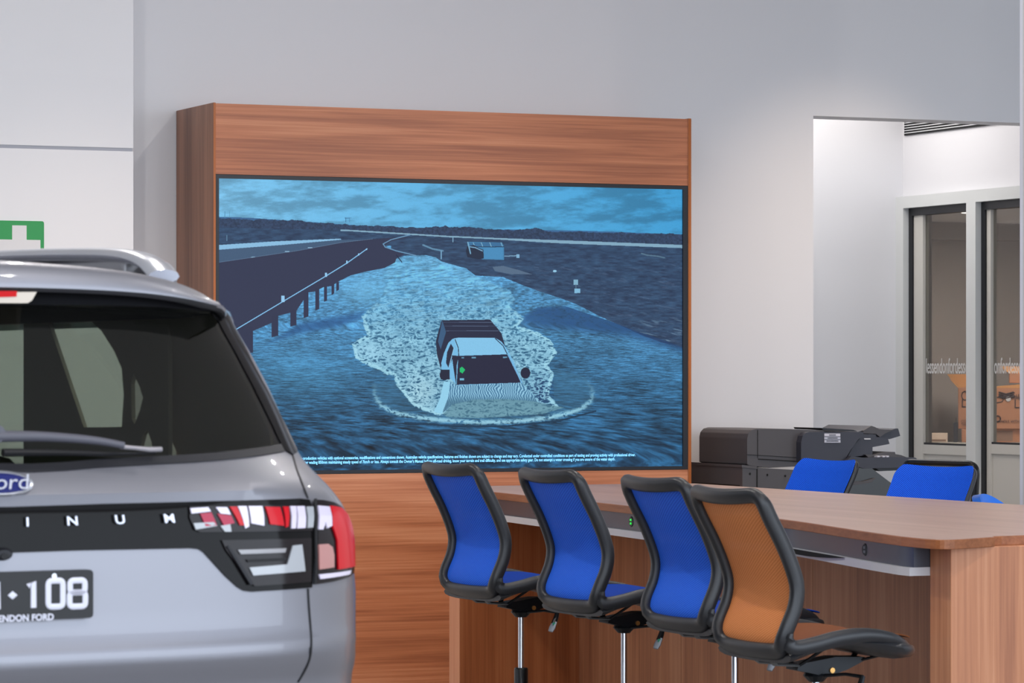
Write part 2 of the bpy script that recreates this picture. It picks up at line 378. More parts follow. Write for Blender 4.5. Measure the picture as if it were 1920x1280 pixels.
for base, ve, vs, body, xc in ((b1, ve1, vs1, 'essendonfordessendonfordess', 1770), (b2, ve2, vs2, 'essendonfordessendon', 1895)):
    vs_, fs_ = text_mesh(body*3, 0.128, 0.0006, bold=0.001, ax='LEFT')
    # runs along -v seen from the passage; starts beside the sash
    start = {1770: vs-ve-0.02, 1895: vs-ve+0.0}[xc]
    wmax = max(p[0] for p in vs_)
    if xc == 1770: k = 0.50; off = start+0.35
    else: k = 0.50; off = vs-ve+0.0
    if xc == 1895:
        # the visible letters read "onfordesse": shift the string so that these stand at the sash
        v1, _ = text_mesh('essend', 0.128, 0.0006, ax='LEFT'); off = vs-ve-0.01+max(p[0] for p in v1)*k
    vv = []
    keep = []
    for p in vs_:
        y = off - p[0]*k
        vv.append((0.0145-p[2], y, zw+p[1]))
    ok = [f for f in fs_ if all(0.0 <= vv[i][1] <= vs-ve-0.005 for i in f)]
    t = MB(); t.add(vv, ok); t.build('etched_lettering', 'etch_film', base)
# vent grille on the wall above the glazing
va, zb = on_u(1698, 252, U0); vb = on_u(1905, 252, U0)[0]
vt = empty('vent_grille', W(U0, vb, zb), TH, 'black slatted air vent high on the white wall above the glass partition', 'vent')
g = MB(); g.box(-0.002, 0.0, 0, va-vb, 0, 0.34); g.build('backing', 'vent_dark', vt)
g = MB()
for k in range(22): g.box(-0.010, -0.002, 0.0, va-vb, 0.004+k*0.0152, 0.0085+k*0.0152)
g.build('slat_set', 'vent_white', vt)
g = MB(); g.box(-0.010, -0.001, va-vb-0.004, va-vb, 0, 0.34); g.box(-0.010, -0.001, 0, va-vb, -0.008, 0.0); g.build('frame', 'vent_dark', vt)
# office behind the glass
VO = 20.6
w = MB(); w.box(U0+0.13, U0+5.5, VO, VO+0.1, 0, 2.75); struct('wall_office', w, 'office_wall', 'beige far wall of the office behind the glass', 'wall')
w = MB(); w.box(U0+5.4, U0+5.5, VN-0.5, VO, 0, 2.75); struct('wall_office_right', w, 'office_wall', 'beige right wall of the office behind the glass', 'wall')
w = MB(); w.box(U0+0.13, U0+5.5, D1v+0.12, VO+0.1, 2.62, 2.72); w.box(U0+0.13, U0+5.5, VN-0.5, D1v+0.12, 2.75, 2.85)
struct('ceiling_office', w, 'ceiling_paint', 'pale ceiling of the office behind the glass', 'ceiling')
w = MB(); w.box(U0+0.125, U0+5.4, VO-0.12, VO, 2.50, 2.62); struct('trim_3', w, 'office_wall', 'boxed bulkhead under the office ceiling', 'trim')
w = MB(); w.box(U0+0.125, U0+0.2, D1v, VO, 0, 2.62); struct('wall_office_left', w, 'office_wall', 'left side wall of the office behind the glass', 'wall')
# long low cabinet that carries the boxes
VB = 19.75
zc = H-129/F*23.05
t = room('storage_bench', U0+0.3, VB-0.25, label='beige storage bench inside the office under the cardboard boxes', cat='bench')
m = MB(); m.box(0, 3.2, 0, 1.05, zc-0.03, zc, 0.006); m.build('top', 'sash_grey', t)
m = MB(); m.box(0.02, 3.18, 0.02, 1.03, 0, zc-0.03); m.build('body', 'office_wall', t)
TB = math.radians(-8.0)
def cbox(name, x0, y0, x1, y1, v, depth, label, open_flap=False, cat='box', texts=(), group=None, base_z=None, mat='cardboard'):
    d = 23.05+(v-VB)                      # the boxes are turned towards the glass
    X0, X1 = (x0-960)/F*d, (x1-960)/F*d; zt_ = H-(y0-700)/F*d; zb_ = base_z if base_z is not None else H-(y1-700)/F*d
    t = empty(name, (X0, d, zb_), TB, label=label, cat=cat, group=group); wd = X1-X0; hh = zt_-zb_
    b = MB(); b.box(0, wd, 0, depth, 0, hh, 0.004); b.build('body', mat, t)
    return t, wd, hh
# front row of small packed goods on the bench, then the cartons on top of it
z_shelf = on_v(1800, 804, VB)[1]
t, wd, hh = cbox('carton', 1803, 804, 1856, 829, VB, 0.45, 'closed brown carton under the open cardboard box', base_z=zc)
z_c1 = zc+hh
m = MB(); m.box(wd*0.45, wd*0.55, -0.002, 0.0, 0, hh); m.build('tape', 'cardboard_tape', t)
t, wd, hh = cbox('carton', 1862, 804, 1935, 829, VB, 0.45, 'low brown carton right of the mullion under the printed box', base_z=zc)
z_c2 = zc+hh
m = MB(); m.box(wd*0.08, wd*0.5, -0.002, 0.0, 0.01, hh-0.01); m.build('tape', 'cardboard_tape', t)
t, wd, hh = cbox('open_carton', 1796.5, 726, 1856, 803.5, VB+0.03, 0.40, 'open cardboard box with a raised flap and printed code', base_z=z_c1+0.001)
h1 = hh
fp = on_v(1775, 703, VB)
m = MB(); du = -0.078
m.prism([(0.0, 0.0), (wd, 0.0), (wd+0.0, 0.085), (du, 0.085)], 0, 0.004, 'z')
vs_ = [(p[0], 0.42+p[1]*0.35, hh+p[1]*1.0+p[2]) for p in m.v]; m.v = vs_; m.build('raised_flap', 'cardboard_inside', t)
m = MB(); m.add([(0, 0.0, hh), (0, 0.38, hh), (du*0.8, 0.38, hh+0.075), (du*0.6, 0.05, hh+0.05)], [(0, 1, 2, 3)]); m.build('side_flap', 'cardboard_inside', t, solid=0.004)
def printed(t, items):
    for body, size, x, z, sx in items:
        p = MB(); a, b = text_mesh(body, size, 0.0004, ax='LEFT', sx=sx); p.add([(x+q[0], -0.003-q[2], z+q[1]) for q in a], b); p.build('printed_line', 'print_dark', t)
printed(t, [('LHRDS-16', 0.075, 0.02, hh*0.60, 0.9), ('Guardian', 0.05, 0.085, hh*0.82, 0.9), ('packaging', 0.026, 0.09, hh*0.75, 0.9),
                ('CONTENTS FRAGILE', 0.026, 0.02, hh*0.18, 0.9), ('THIS WAY UP', 0.026, 0.02, hh*0.10, 0.9)])
p = MB()
p.tube([(0.045+0.022*math.cos(a), -0.003, hh*0.8+0.03*math.sin(a)) for a in [2*math.pi*j/8 for j in range(8)]], 0.0035, 4, closed=True)
p.build('emblem', 'print_dark', t)
t, wd, hh = cbox('printed_carton', 1858, 727, 1935, 803.5, VB-0.02, 0.4, 'brown cardboard box with a leaf emblem and white round sticker', base_z=z_c2+0.001)
u_off = wd*0.33
printed(t, [('LHRDS-16', 0.085, wd*0.55, hh*0.60, 0.9), ('Guardian', 0.055, wd*0.46, hh*0.82, 0.9), ('packaging', 0.028, wd*0.46, hh*0.76, 0.9), ('HANDLE WITH CARE', 0.025, wd*0.13, hh*0.18, 0.9)])
p = MB()
for k in range(3):
    for sgn in (-1, 1): p.tube([(wd*0.37, -0.003, hh*(0.75+0.05*k)), (wd*0.37+sgn*0.05, -0.003, hh*(0.80+0.05*k))], 0.005, 5)
p.build('emblem', 'print_dark', t); p = MB(); p.tube([(wd*0.16+0.04*math.cos(a), -0.003, hh*0.71+0.018*math.sin(a)) for a in [2*math.pi*j/12 for j in range(12)]], 0.003, 4, closed=True)
p.build('emblem', 'print_dark', t); p = MB(); p.tube([(wd*0.16+0.02*math.cos(a), -0.003, hh*0.25+0.02*math.sin(a)) for a in [2*math.pi*j/12 for j in range(12)]], 0.004, 4, closed=True)
p.build('emblem', 'print_dark', t)
m = MB(); m.add([(wd*0.42+0.017*math.cos(a), -0.005, hh*0.73+0.017*math.sin(a)) for a in [2*math.pi*j/16 for j in range(16)]], [tuple(range(16))]); m.build('sticker', 'sign_white', t, solid=0.002)
m = MB(); m.prism([(0, 0), (0.3, 0.0), (0.26, 0.03), (0.05, 0.012)], 0.0, 0.3, 'y'); m.v = [(q[0], q[1], q[2]+hh) for q in m.v]; m.build('top_flap', 'cardboard_inside', t)
t2, wd, hh2 = cbox('carton', 1892, 699, 1950, 726.5, VB+0.0, 0.36, 'small brown carton stacked on top of the emblem box', base_z=on_v(1858, 727, VB-0.02)[1]+0.032)
m = MB(); m.add([(0, 0, hh2), (0.5, 0, hh2), (0.45, 0.02, hh2+0.04), (-0.06, 0.02, hh2+0.045)], [(0, 1, 2, 3)]); m.build('top_flap', 'cardboard_inside', t2, solid=0.004)
t, wd, hh = cbox('tray', 1733, 812, 1776, 830, VB-0.0, 0.18, 'pale low carton at the left end of the office bench', base_z=zc-0.0, mat='white_item')
m = MB(); m.box(0.01, wd-0.01, -0.003, 0.0, 0.01, 0.02); m.build('rim', 'cardboard_tape', t)
t, wd, hh = cbox('desk_phone', 1731, 793, 1742, 829, VB+0.22, 0.12, 'dark desk telephone at the left end of the office bench', base_z=zc, mat='dark_item', cat='phone')
m = MB(); m.box(-0.01, 0.03, -0.02, 0.05, hh*0.6, hh*1.0, 0.008); m.build('handset', 'gasket_black', t)
t, wd, hh = cbox('file_holder', 1788, 792, 1795.5, 829, VB+0.02, 0.2, 'dark upright file holder left of the brown cartons', base_z=zc, mat='dark_item', cat='file holder')
m = MB(); m.box(0.015, wd-0.01, 0.02, 0.18, hh, hh+0.03); m.build('paper_stack', 'dark_item', t)
# lamp in office ceiling
t = room('office_downlight', *on_z(1820, 399.5, 2.60)[:2], 2.60, label='small white ceiling downlight inside the office', cat='ceiling light')
m = MB(); m.lathe([(0.06, 0.0), (0.065, 0.02)], seg=16); plain('glow_white', (255, 255, 255), 0.5, emit=(255, 255, 255), estr=2.0); m.build('diffuser', 'glow_white', t)
m = MB(); m.lathe([(0.075, 0.004), (0.075, 0.02)], seg=16); m.build('rim', 'frame_grey', t)

# first aid sign on the left wall
u0, z0 = on_v(-11, 413, VL); u1, _ = on_v(82, 413, VL); wsg = u1-u0
t = room('first_aid_sign', u0, VL-0.006, z0-0.32, label='green first aid sign with a white cross on the left wall', cat='sign')
m = MB(); m.prism(round_poly([(0, 0), (wsg, 0), (wsg, 0.32), (0, 0.32)], 0.012), 0, 0.006, 'y'); m.build('plate', 'green_sign', t)
k = wsg/93.0; hx = wsg/2; zc2 = 0.32-48*k
m = MB(); m.prism([(hx-13.5*k, zc2+39.5*k), (hx+13.5*k, zc2+39.5*k), (hx+13.5*k, zc2+13.5*k), (hx+39.5*k, zc2+13.5*k), (hx+39.5*k, zc2-13.5*k), (hx+13.5*k, zc2-13.5*k), (hx+13.5*k, zc2-39.5*k),
                   (hx-13.5*k, zc2-39.5*k), (hx-13.5*k, zc2-13.5*k), (hx-39.5*k, zc2-13.5*k), (hx-39.5*k, zc2+13.5*k), (hx-13.5*k, zc2+13.5*k)], -0.001, 0.0, 'y'); m.build('cross', 'sign_white', t)

# ------------------------------------------------------------------ media wall: wood cabinet and screen
VC = 15.42
ua = on_v(400, 192, VC)[0]; ub = on_v(1296, 222, VC)[0]; ztop = on_v(400, 192, VC)[1]
ui = on_v(404.5, 300, VC)[0]; uo = on_v(1290.5, 300, VC)[0]
za = on_v(405, 326, VC)[1]; zb = on_v(1290, 880, VC)[1]
cab = room('media_cabinet', ua, VC, label='tall walnut laminate media wall cabinet around the large screen', cat='cabinet')
dp = VW-VC-0.006
m = MB(); m.box(0, ui-ua, 0.0, dp, 0, ztop, 0.001); m.build('side_panel', 'walnut_up', cab)
m = MB(); m.box(uo-ua, ub-ua, 0.0, dp, 0, ztop, 0.001); m.build('side_panel', 'walnut_up', cab)
for a, b in ((0.0, ui-ua), (uo-ua, ub-ua)):
    m = MB(); m.box(a+0.0005, b-0.0005, -0.002, -0.0002, 0, ztop-0.001); m.box(a+(b-a)*0.45, a+(b-a)*0.55, -0.003, -0.0012, 0, ztop-0.001); m.build('edge_band', 'walnut_edge', cab)
m = MB(); m.box(ui-ua, uo-ua, 0.004, 0.03, za, ztop-0.003); m.build('upper_panel', 'walnut_across', cab)
m = MB(); m.box(ui-ua, uo-ua, 0.004, 0.03, 0.0, zb); m.build('lower_panel', 'walnut_across', cab)
m = MB(); m.box(ui-ua, uo-ua, 0.03, dp, ztop-0.03, ztop-0.003); m.build('top_panel', 'walnut_across', cab)
pu0, pz1 = on_v(411, 334, VC); pu1 = on_v(1281, 355, VC)[0]; pz0 = on_v(1281, 873.5, VC)[1]
scr = room('display_screen', ui, VC, zb, label='large wide video screen showing a ute driving through floodwater', cat='screen')
m = MB(); A = ui; m.box(0, uo-A, 0.012, 0.09, 0.001, za-zb-0.001)
m.build('panel_housing', 'bezel_black', scr)
m = MB()
m.box(0.002, pu0-A, 0.002, 0.012, 0.002, za-zb-0.002); m.box(pu1-A, uo-A-0.002, 0.002, 0.012, 0.002, za-zb-0.002)
m.box(pu0-A, pu1-A, 0.002, 0.012, 0.002, pz0-zb); m.box(pu0-A, pu1-A, 0.002, 0.012, pz1-zb, za-zb-0.002); m.build('bezel', 'bezel_black', scr)

# the picture on the screen, computed texel by texel
def screen_picture(NW=1600, NH=905):
    rng = np.random.default_rng(5)
    uu = pu0+(pu1-pu0)*(np.arange(NW)+0.5)/NW; zz = pz0+(pz1-pz0)*(np.arange(NH)+0.5)/NH
    U, Z = np.meshgrid(uu, zz); Xw = U*c_-VC*s_; Yw = U*s_+VC*c_
    X = 960+F*Xw/Yw; Y = 700-F*(Z-H)/Yw
    def vnoise(x, y, seed):
        r = np.random.default_rng(seed).random((256, 256)); xi = np.floor(x).astype(int); yi = np.floor(y).astype(int)
        fx = x-xi; fy = y-yi; fx = fx*fx*(3-2*fx); fy = fy*fy*(3-2*fy); g = lambda a, b: r[b % 256, a % 256]
        return (g(xi, yi)*(1-fx)+g(xi+1, yi)*fx)*(1-fy)+(g(xi, yi+1)*(1-fx)+g(xi+1, yi+1)*fx)*fy
    def fbm(x, y, seed, o=4, p=0.55):
        t = 0; a = 1; s = 0
        for k in range(o): t = t+a*vnoise(x*2**k+k*17, y*2**k+k*31, seed+k); s += a; a *= p
        return t/s
    def poly(pts):
        ins = np.zeros(X.shape, bool); n = len(pts); xs = [p[0] for p in pts]; ys = [p[1] for p in pts]
        bx = (X > min(xs)-1) & (X < max(xs)+1) & (Y > min(ys)-1) & (Y < max(ys)+1)
        x = X[bx]; y = Y[bx]; r = np.zeros(x.shape, bool)
        for i in range(n):
            x0, y0 = pts[i]; x1, y1 = pts[(i+1) % n]
            if y0 == y1: continue
            r ^= ((y0 > y) != (y1 > y)) & (x < (x1-x0)*(y-y0)/(y1-y0)+x0)
        ins[bx] = r; return ins
    def dseg(pts):
        d = np.full(X.shape, 1e9)
        for (x0, y0), (x1, y1) in zip(pts[:-1], pts[1:]):
            dx, dy = x1-x0, y1-y0; t = np.clip(((X-x0)*dx+(Y-y0)*dy)/(dx*dx+dy*dy), 0, 1)
            d = np.minimum(d, np.hypot(X-x0-t*dx, Y-y0-t*dy))
        return d
    sm = lambda a, b, x: np.clip((x-a)/(b-a), 0, 1)**2*(3-2*np.clip((x-a)/(b-a), 0, 1))
    col = lambda *c: np.array(c, float)
    I = np.zeros(X.shape+(3,))
    def put(mask, c):
        mm = mask.astype(float)[..., None] if mask.dtype == bool else mask[..., None]
        I[:] = I*(1-mm)+np.asarray(c)*mm
    Xn = (X-411)/870.0
    # sky
    cl = fbm(X/75, (Y+0.03*X)/20, 11, 6, 0.6)+0.2*(fbm(X/20, Y/7, 3)-0.5)
    sky = col(116, 182, 220)*(1-Xn)[..., None]+col(58, 144, 194)*Xn[..., None]
    sky = sky*(0.88+0.24*sm(0.32, 0.68, cl))[..., None]
    I[:] = np.clip(sky, 0, 245)
    px = [411, 480, 560, 600, 650, 700, 760, 840, 900, 960, 1005, 1040, 1150, 1281]
    tl = np.interp(X, px, [408, 411, 413, 417, 421, 423, 426, 424, 428, 430, 428, 433, 436, 439])
    tb = np.interp(X, [411, 660, 840, 1281], [426, 431, 442, 459])
    hill = np.interp(X, [411, 470, 600, 760, 960, 1090, 1281], [407, 409, 418, 430, 431, 433, 440])
    bump = 5.5*(fbm(X/9.0, X*0+3, 21, 4)-0.5)+3.0*(fbm(X/28.0, X*0+9, 22, 2)-0.5)
    put(Y > hill-1.0, col(60, 104, 150)); put(Y > tl+bump, col(46, 64, 92)*1.0)
    trees = (Y > tl+bump)
    I[trees] *= (0.75+0.55*fbm(X/3.2, Y/3.0, 40, 3))[trees][:, None]
    # land
    n1 = fbm(X/14, Y/3.2, 50, 5); land = col(42, 62, 98)*(0.72+0.6*n1)[..., None]
    land = land*(1-0.0*Xn)[..., None]+col(4, 8, 2)*n1[..., None]*2
    m_ = Y > tb; I[m_] = land[m_]
    put((np.abs(Y-tb-1.0-1.8*sm(840, 1080, X)) < 1.4+1.6*sm(900, 1080, X)) & (X > 640), col(132, 172, 196))
    # field streaks right
    st = sm(0.62, 0.75, fbm(X/22, (Y-0.25*X)/3.0, 61, 4))*sm(560, 640, Y+0.0*X)*sm(1060, 1200, X)
    put(np.clip(st*0.8, 0, 1)*(Y > tb), col(110, 140, 165))
    st = sm(0.60, 0.78, fbm(X/16, (Y-0.18*X)/2.4, 63, 4))*sm(478, 500, Y)*sm(880, 940, X)
    put(st*0.35, col(100, 120, 150))
    # road and runway on the left
    put(poly([(411, 459), (520, 452), (640, 447), (642, 449), (530, 459), (411, 468)]), col(140, 192, 228))
    put(poly([(411, 468), (530, 459), (642, 449), (700, 449), (640, 455), (560, 473), (411, 492)]), col(66, 92, 122))
    put(dseg([(411, 492), (560, 470), (640, 455), (700, 448)]) < 0.7, col(100, 130, 160))
    for a in ((476, 482), (540, 471), (583, 464)): put((np.abs(X-a[0]) < 4) & (np.abs(Y-a[1]) < 0.9), col(140, 180, 210))
    # water
    bank = np.interp(X, [735, 745, 760, 800, 818, 830, 876, 893, 945, 974, 1008, 1056, 1087, 1127, 1163, 1205, 1240, 1281],
                        [492, 484, 479, 478, 482, 490, 503, 516, 519, 531, 544, 560, 572, 593, 609, 628, 641, 652])
    wat = (Y > bank+1.5*(fbm(X/6, Y/3, 77)-0.5)) & (X > 735) | ((X <= 735) & (Y > np.interp(X, [411, 560, 640, 735], [500, 484, 470, 460])))
    depth = sm(480, 880, Y)
    base = col(84, 152, 200)*(1-depth)[..., None]+col(32, 74, 106)*depth[..., None]
    warp = 0.9*fbm(X/60, Y/30, 80, 3)
    sc = 1.0+2.2*sm(600, 880, Y)
    rip = fbm(X/(7*sc)+warp, Y/(1.9*sc)+warp*1.5+X*0.012, 81, 4, 0.6)
    big = fbm(X/110, Y/40, 90, 3)
    inten = 0.62+0.85*(rip-0.5)*(1.1+1.0*depth)+0.55*(big-0.5)+0.36
    wc = np.clip(base*inten[..., None], 0, 240); I[wat] = wc[wat]
    # calmer dark reflections by the right bank and under the bridge
    dk = poly([(975, 612), (985, 590), (1010, 575), (1060, 573), (1140, 600), (1200, 622), (1281, 650), (1281, 668), (1180, 640), (1080, 628), (1000, 622)])
    put(dk*sm(0, 16, dseg([(975, 612), (985, 590), (1010, 575), (1060, 573)]) + 8)*sm(-2, 22, dseg([(1281, 668), (1180, 640), (1080, 628), (1000, 622), (975, 612)]))*0.8*np.clip(0.6+0.8*(rip-0.3), 0, 1), col(26, 62, 112))
    dk = poly([(500, 640), (560, 600), (640, 585), (690, 575), (690, 600), (640, 618), (560, 632), (500, 650)])
    put(dk*sm(0, 14, dseg([(500, 640), (560, 600), (640, 585), (690, 575), (690, 600), (640, 618), (560, 632), (500, 650)]))*0.7, col(32, 78, 132))
    lo = sm(800, 880, Y+0.03*(X-900))*wat; put(lo*0.35*(1-sm(0.5, 0.62, rip)), col(24, 54, 84))
    lit = np.exp(-((X-690)/55)**2-((Y-545)/32)**2)*wat; put(lit*0.55, col(120, 196, 236))
    lit = np.exp(-((X-800)/80)**2-((Y-505)/30)**2)*wat; put(lit*0.6*(0.5+0.8*rip), col(136, 206, 240))
    lit = np.exp(-((X-560)/110)**2-((Y-700)/50)**2)*wat; put(lit*0.35*(0.5+rip), col(90, 176, 224))
    # the wake
    fr = fbm(X/7, Y/5, 95, 3)*14-7
    wake = [(742, 486), (825, 492), (885, 512), (960, 545), (968, 560), (960, 575), (985, 596), (972, 612), (1010, 622), (1036, 640), (1046, 664), (1028, 684), (1040, 700), (1030, 740),
            (1050, 762), (1000, 775), (900, 782), (820, 778), (778, 762), (745, 722), (740, 706), (700, 688), (668, 672), (662, 645), (690, 628), (680, 592), (715, 560), (724, 535), (720, 512)]
    Xs, Ys = X.copy(), Y.copy()
    wp = poly(wake)
    dW = dseg(wake+[wake[0]]); sd = np.where(wp, -dW, dW)
    fo = 1-sm(-3, 1.5, sd+fr*0.35)
    rg = 1-np.abs(2*fbm(X/7.5+1.8*fbm(X/14, Y/9, 101), Y/3.6+1.8*fbm(X/12, Y/8, 103), 105, 4, 0.5)-1)
    fk = 0.06+0.94*sm(0.42, 0.98, rg)*(0.75+0.5*fbm(X/30, Y/16, 151, 3)); foam = col(34, 84, 118)*(1-fk)[..., None]+col(150, 206, 230)*fk[..., None]
    flow = 1-sm(500, 660, Y+0.0*X); flow = flow*0.85
    stk = fbm(X/13+0.6*warp, (Y+0.10*(X-800))/2.2, 133, 4, 0.6); sh = np.clip(0.45+1.1*stk, 0, 1.25); foam = foam*(1-flow)[..., None]+col(98, 172, 218)*flow[..., None]*sh[..., None]
    I[:] = I*(1-fo*0.92)[..., None]+np.clip(foam, 0, 240)*(fo*0.92)[..., None]
    edge = (np.abs(sd+fr*0.35+3) < 3.5)*sm(560, 620, Y)*(X < 1060)
    put(np.clip(edge*0.7*sm(0.5, 0.8, rg), 0, 1), col(170, 226, 244))
    brt = np.exp(-((X-790)/34)**2-((Y-735)/36)**2); put(brt*fo*0.55*sm(0.45, 0.8, rg), col(186, 226, 238))
    brt = np.exp(-((X-700)/40)**2-((Y-660)/20)**2); put(brt*fo*0.7*sm(0.4, 0.8, rg), col(168, 222, 246))
    dks = np.exp(-((X-1015)/26)**2-((Y-735)/32)**2); put(dks*0.75*(1-sm(0.6, 0.85, rg)), col(22, 52, 96))
    # bow wave
    bow = catmull([(703, 722), (706, 745), (730, 768), (790, 783), (900, 791), (1000, 787), (1075, 772), (1108, 752), (1112, 730), (1098, 706)], 6)
    inside = poly(bow+[(1040, 690), (1040, 760), (780, 765), (742, 712)])
    put(inside*0.4*(wp == 0), col(60, 110, 140))
    db = dseg(bow)
    put(np.clip((1-sm(0.5, 8.0+2*fr*0.3, db))*0.9*sm(0.5, 0.95, rg+0.15*(1-sm(0, 6, db))), 0, 1)*sm(700, 780, Y), col(160, 216, 236))
    put((np.abs(Y-np.interp(X, [760, 850, 950, 1050, 1120], [792, 799, 799, 789, 770])) < 1.6) & (X > 760) & (X < 1120), col(24, 58, 84))
    # bridge with its piers
    put(poly([(411, 492), (560, 470), (640, 455), (700, 448), (770, 443), (735, 452), (722, 460), (740, 470), (760, 476), (745, 484), (742, 492), (723, 502), (687, 509), (659, 516), (635, 528), (623, 536),
              (608, 538), (593, 546), (580, 548), (557, 583), (523, 592), (511, 605), (474, 621), (450, 640), (411, 670)]), col(48, 54, 80))
    for x0, x1, y0, y1 in ((452, 476, 612, 664), (511, 523, 590, 632), (546, 557, 580, 612), (571, 580, 545, 596), (593, 600, 540, 582), (609, 615, 535, 566), (623, 628, 532, 553), (632, 637, 528, 546)):
        put(poly([(x0, y0), (x1, y0), (x1, y1-3), (x0, y1)]), col(46, 52, 78))
    put(dseg([(411, 637), (448, 615), (532, 565), (613, 517), (652, 493), (690, 466)]) < 0.95, col(132, 196, 240))
    for x0, y0, w0, h0 in ((532, 560, 3, 6), (613, 515, 2, 4), (652, 491, 1.6, 3), (674, 477, 1.3, 2.2), (689, 467, 1, 1.5)):
        put((np.abs(X-x0) < w0) & (np.abs(Y-y0) < h0), col(150, 205, 244))
    put(dseg([(770, 440), (735, 449), (720, 457), (724, 463), (745, 470), (782, 479)]) < 1.0, col(104, 150, 186))
    put(dseg([(745, 478), (755, 491)]) < 0.8, col(24, 40, 66))
    put(dseg([(795, 459), (812, 466), (832, 470)]) < 1.6, col(96, 140, 172)); put(dseg([(829, 470), (829, 485)]) < 0.9, col(120, 170, 205))
    put(dseg([(851, 444), (851, 453)]) < 0.8, col(130, 175, 205)); put(dseg([(427, 441), (427, 451)]) < 0.8, col(90, 130, 160))
    # pylons
    for x0 in (423, 432): put(dseg([(x0, 396), (x0, 408)]) < 0.5, col(80, 140, 180))
    put(dseg([(648, 408.5), (660, 408.5)]) < 0.5, col(60, 110, 150)); put(dseg([(650, 408), (650, 416)]) < 0.5, col(60, 110, 150)); put(dseg([(657, 408), (657, 416)]) < 0.5, col(60, 110, 150))
    # shed, parked ute, sign, tank
    put(poly([(878, 455), (882, 453), (943, 454), (947, 462), (947, 487), (908, 486), (880, 480)]), col(66, 132, 178))
    put(poly([(880, 455), (942, 454), (946, 462), (884, 462)]), col(58, 112, 156))
    for x0 in (889, 904, 920, 941): put(dseg([(x0, 454.5), (x0+3, 462)]) < 0.6, col(140, 190, 215))
    put(dseg([(884, 462.5), (947, 462.5)]) < 0.6, col(28, 52, 78)); put((X > 908) & (X < 945) & (Y > 464) & (Y < 485), col(72, 142, 190)*1.0)
    put(poly([(878, 461), (890, 459), (900, 465), (908, 468), (909, 484), (900, 486), (878, 482), (875, 470)]), col(34, 46, 68))
    put(dseg([(881, 462), (893, 464), (906, 470)]) < 1.0, col(120, 170, 205)); put(dseg([(879, 454), (884, 475)]) < 1.2, col(118, 172, 206))
    put(dseg([(948, 480), (972, 479)]) < 0.9, col(120, 160, 190)); put((np.abs(X-973) < 3) & (np.abs(Y-480) < 3.5), col(130, 180, 215))
    put(poly([(925, 500), (945, 498), (975, 506), (1000, 514), (960, 514), (930, 508)]), col(86, 110, 136))
    put(((X-1042)/3.6)**2+((Y-508)/2.2)**2 < 1, col(150, 205, 235)); put((np.abs(X-1081.5) < 4.2) & (np.abs(Y-529) < 5), col(130, 178, 205))
    put((np.abs(X-1084.5) < 5.5) & (np.abs(Y-545) < 4.2), col(130, 188, 222)); put((np.abs(X-1081.5) < 0.8) & (np.abs(Y-537) < 4), col(90, 120, 140))
    put(dseg([(1205, 475), (1215, 478), (1235, 480), (1248, 483)]) < 1.3, col(84, 116, 140))
    # the ute
    def b(p, k=0.0): return p
    put(poly([(830, 600), (921, 599), (928, 608), (936, 617), (942, 625), (949, 650), (938, 640), (855, 636), (838, 655), (828, 690), (821, 664), (819, 640), (824, 620)]), col(36, 42, 66))
    put(poly([(823, 640), (831, 600), (838, 622), (828, 655)]), col(56, 92, 128))
    for y0 in (604, 611, 620): put(dseg([(834+(y0-604)*0.3, y0), (930+(y0-611)*0.7, y0)]) < 0.5, col(84, 100, 128))
    put(poly([(829, 680), (834, 662), (842, 643), (850, 635), (862, 633), (930, 633), (942, 640), (953, 655), (965, 678), (980, 716), (982, 722), (858, 722), (834, 695), (830, 692)]), col(120, 190, 232))
    put(poly([(853, 634), (862, 632.6), (928, 633), (940, 640), (953, 664), (862, 666)]), col(134, 200, 238)); put(dseg([(855, 636), (861, 652), (862, 667)]) < 0.7, col(22, 30, 50))
    put(dseg([(930, 634), (945, 648), (954, 666)]) < 0.7, col(28, 38, 60))
    put(poly([(838, 680), (840, 660), (847, 644), (852, 652), (850, 672), (843, 690)]), col(36, 42, 64)); put(dseg([(853, 652), (843, 690)]) < 0.8, col(140, 200, 236))
    put(poly([(861, 667), (954, 664), (962, 678), (978, 717), (858, 721)]), col(34, 36, 60))
    put(poly([(849, 666), (862, 667), (858, 684), (857, 722), (852, 690)]), col(36, 38, 60))
    put(poly([(864, 690), (868, 687), (874, 693), (869, 700), (864, 697)]), col(30, 190, 110))
    for x0, x1, y0 in ((867, 872, 670.5), (886, 894, 670), (945, 953, 669.5)): put((X > x0) & (X < x1) & (np.abs(Y-y0) < 1.4), col(96, 150, 180))
    put((X > 864) & (X < 872) & (np.abs(Y-711) < 2), col(110, 180, 210))
    hood = poly([(846, 716), (858, 722), (979, 717), (1003, 742), (1012, 758), (960, 752), (880, 752), (845, 762), (832, 774), (838, 740)])
    zeb = np.sin((X*1.5+6*fbm(X/22, Y/14, 120, 3)*3.2))*0.5+0.5
    hc = col(60, 112, 150)*(1-zeb)[..., None]+col(160, 214, 240)*zeb[..., None]; I[hood] = hc[hood]
    put(hood*sm(738, 756, Y)*0.8, col(70, 116, 142))
    put(poly([(834, 715), (846, 716), (842, 745), (830, 776), (815, 772), (826, 748)]), col(150, 212, 240))
    put(((X-835)/9)**2+((Y-703)/9.5)**2 < 1, col(32, 36, 58)); put((X > 828) & (X < 845) & (Y > 693) & (Y < 711), col(32, 36, 58))
    put(((X-987)/9)**2+((Y-699)/10.5)**2 < 1, col(32, 36, 58)); put(dseg([(954, 664), (980, 717)]) < 1.2, col(116, 180, 224))
    wc2 = poly([(832, 776), (850, 758), (890, 749), (950, 748), (1000, 752), (1060, 764), (1020, 776), (900, 784), (840, 782)])
    put(wc2*0.8, col(74, 120, 140)); put(wc2*sm(0.5, 0.85, rg)*0.35, col(150, 200, 214))
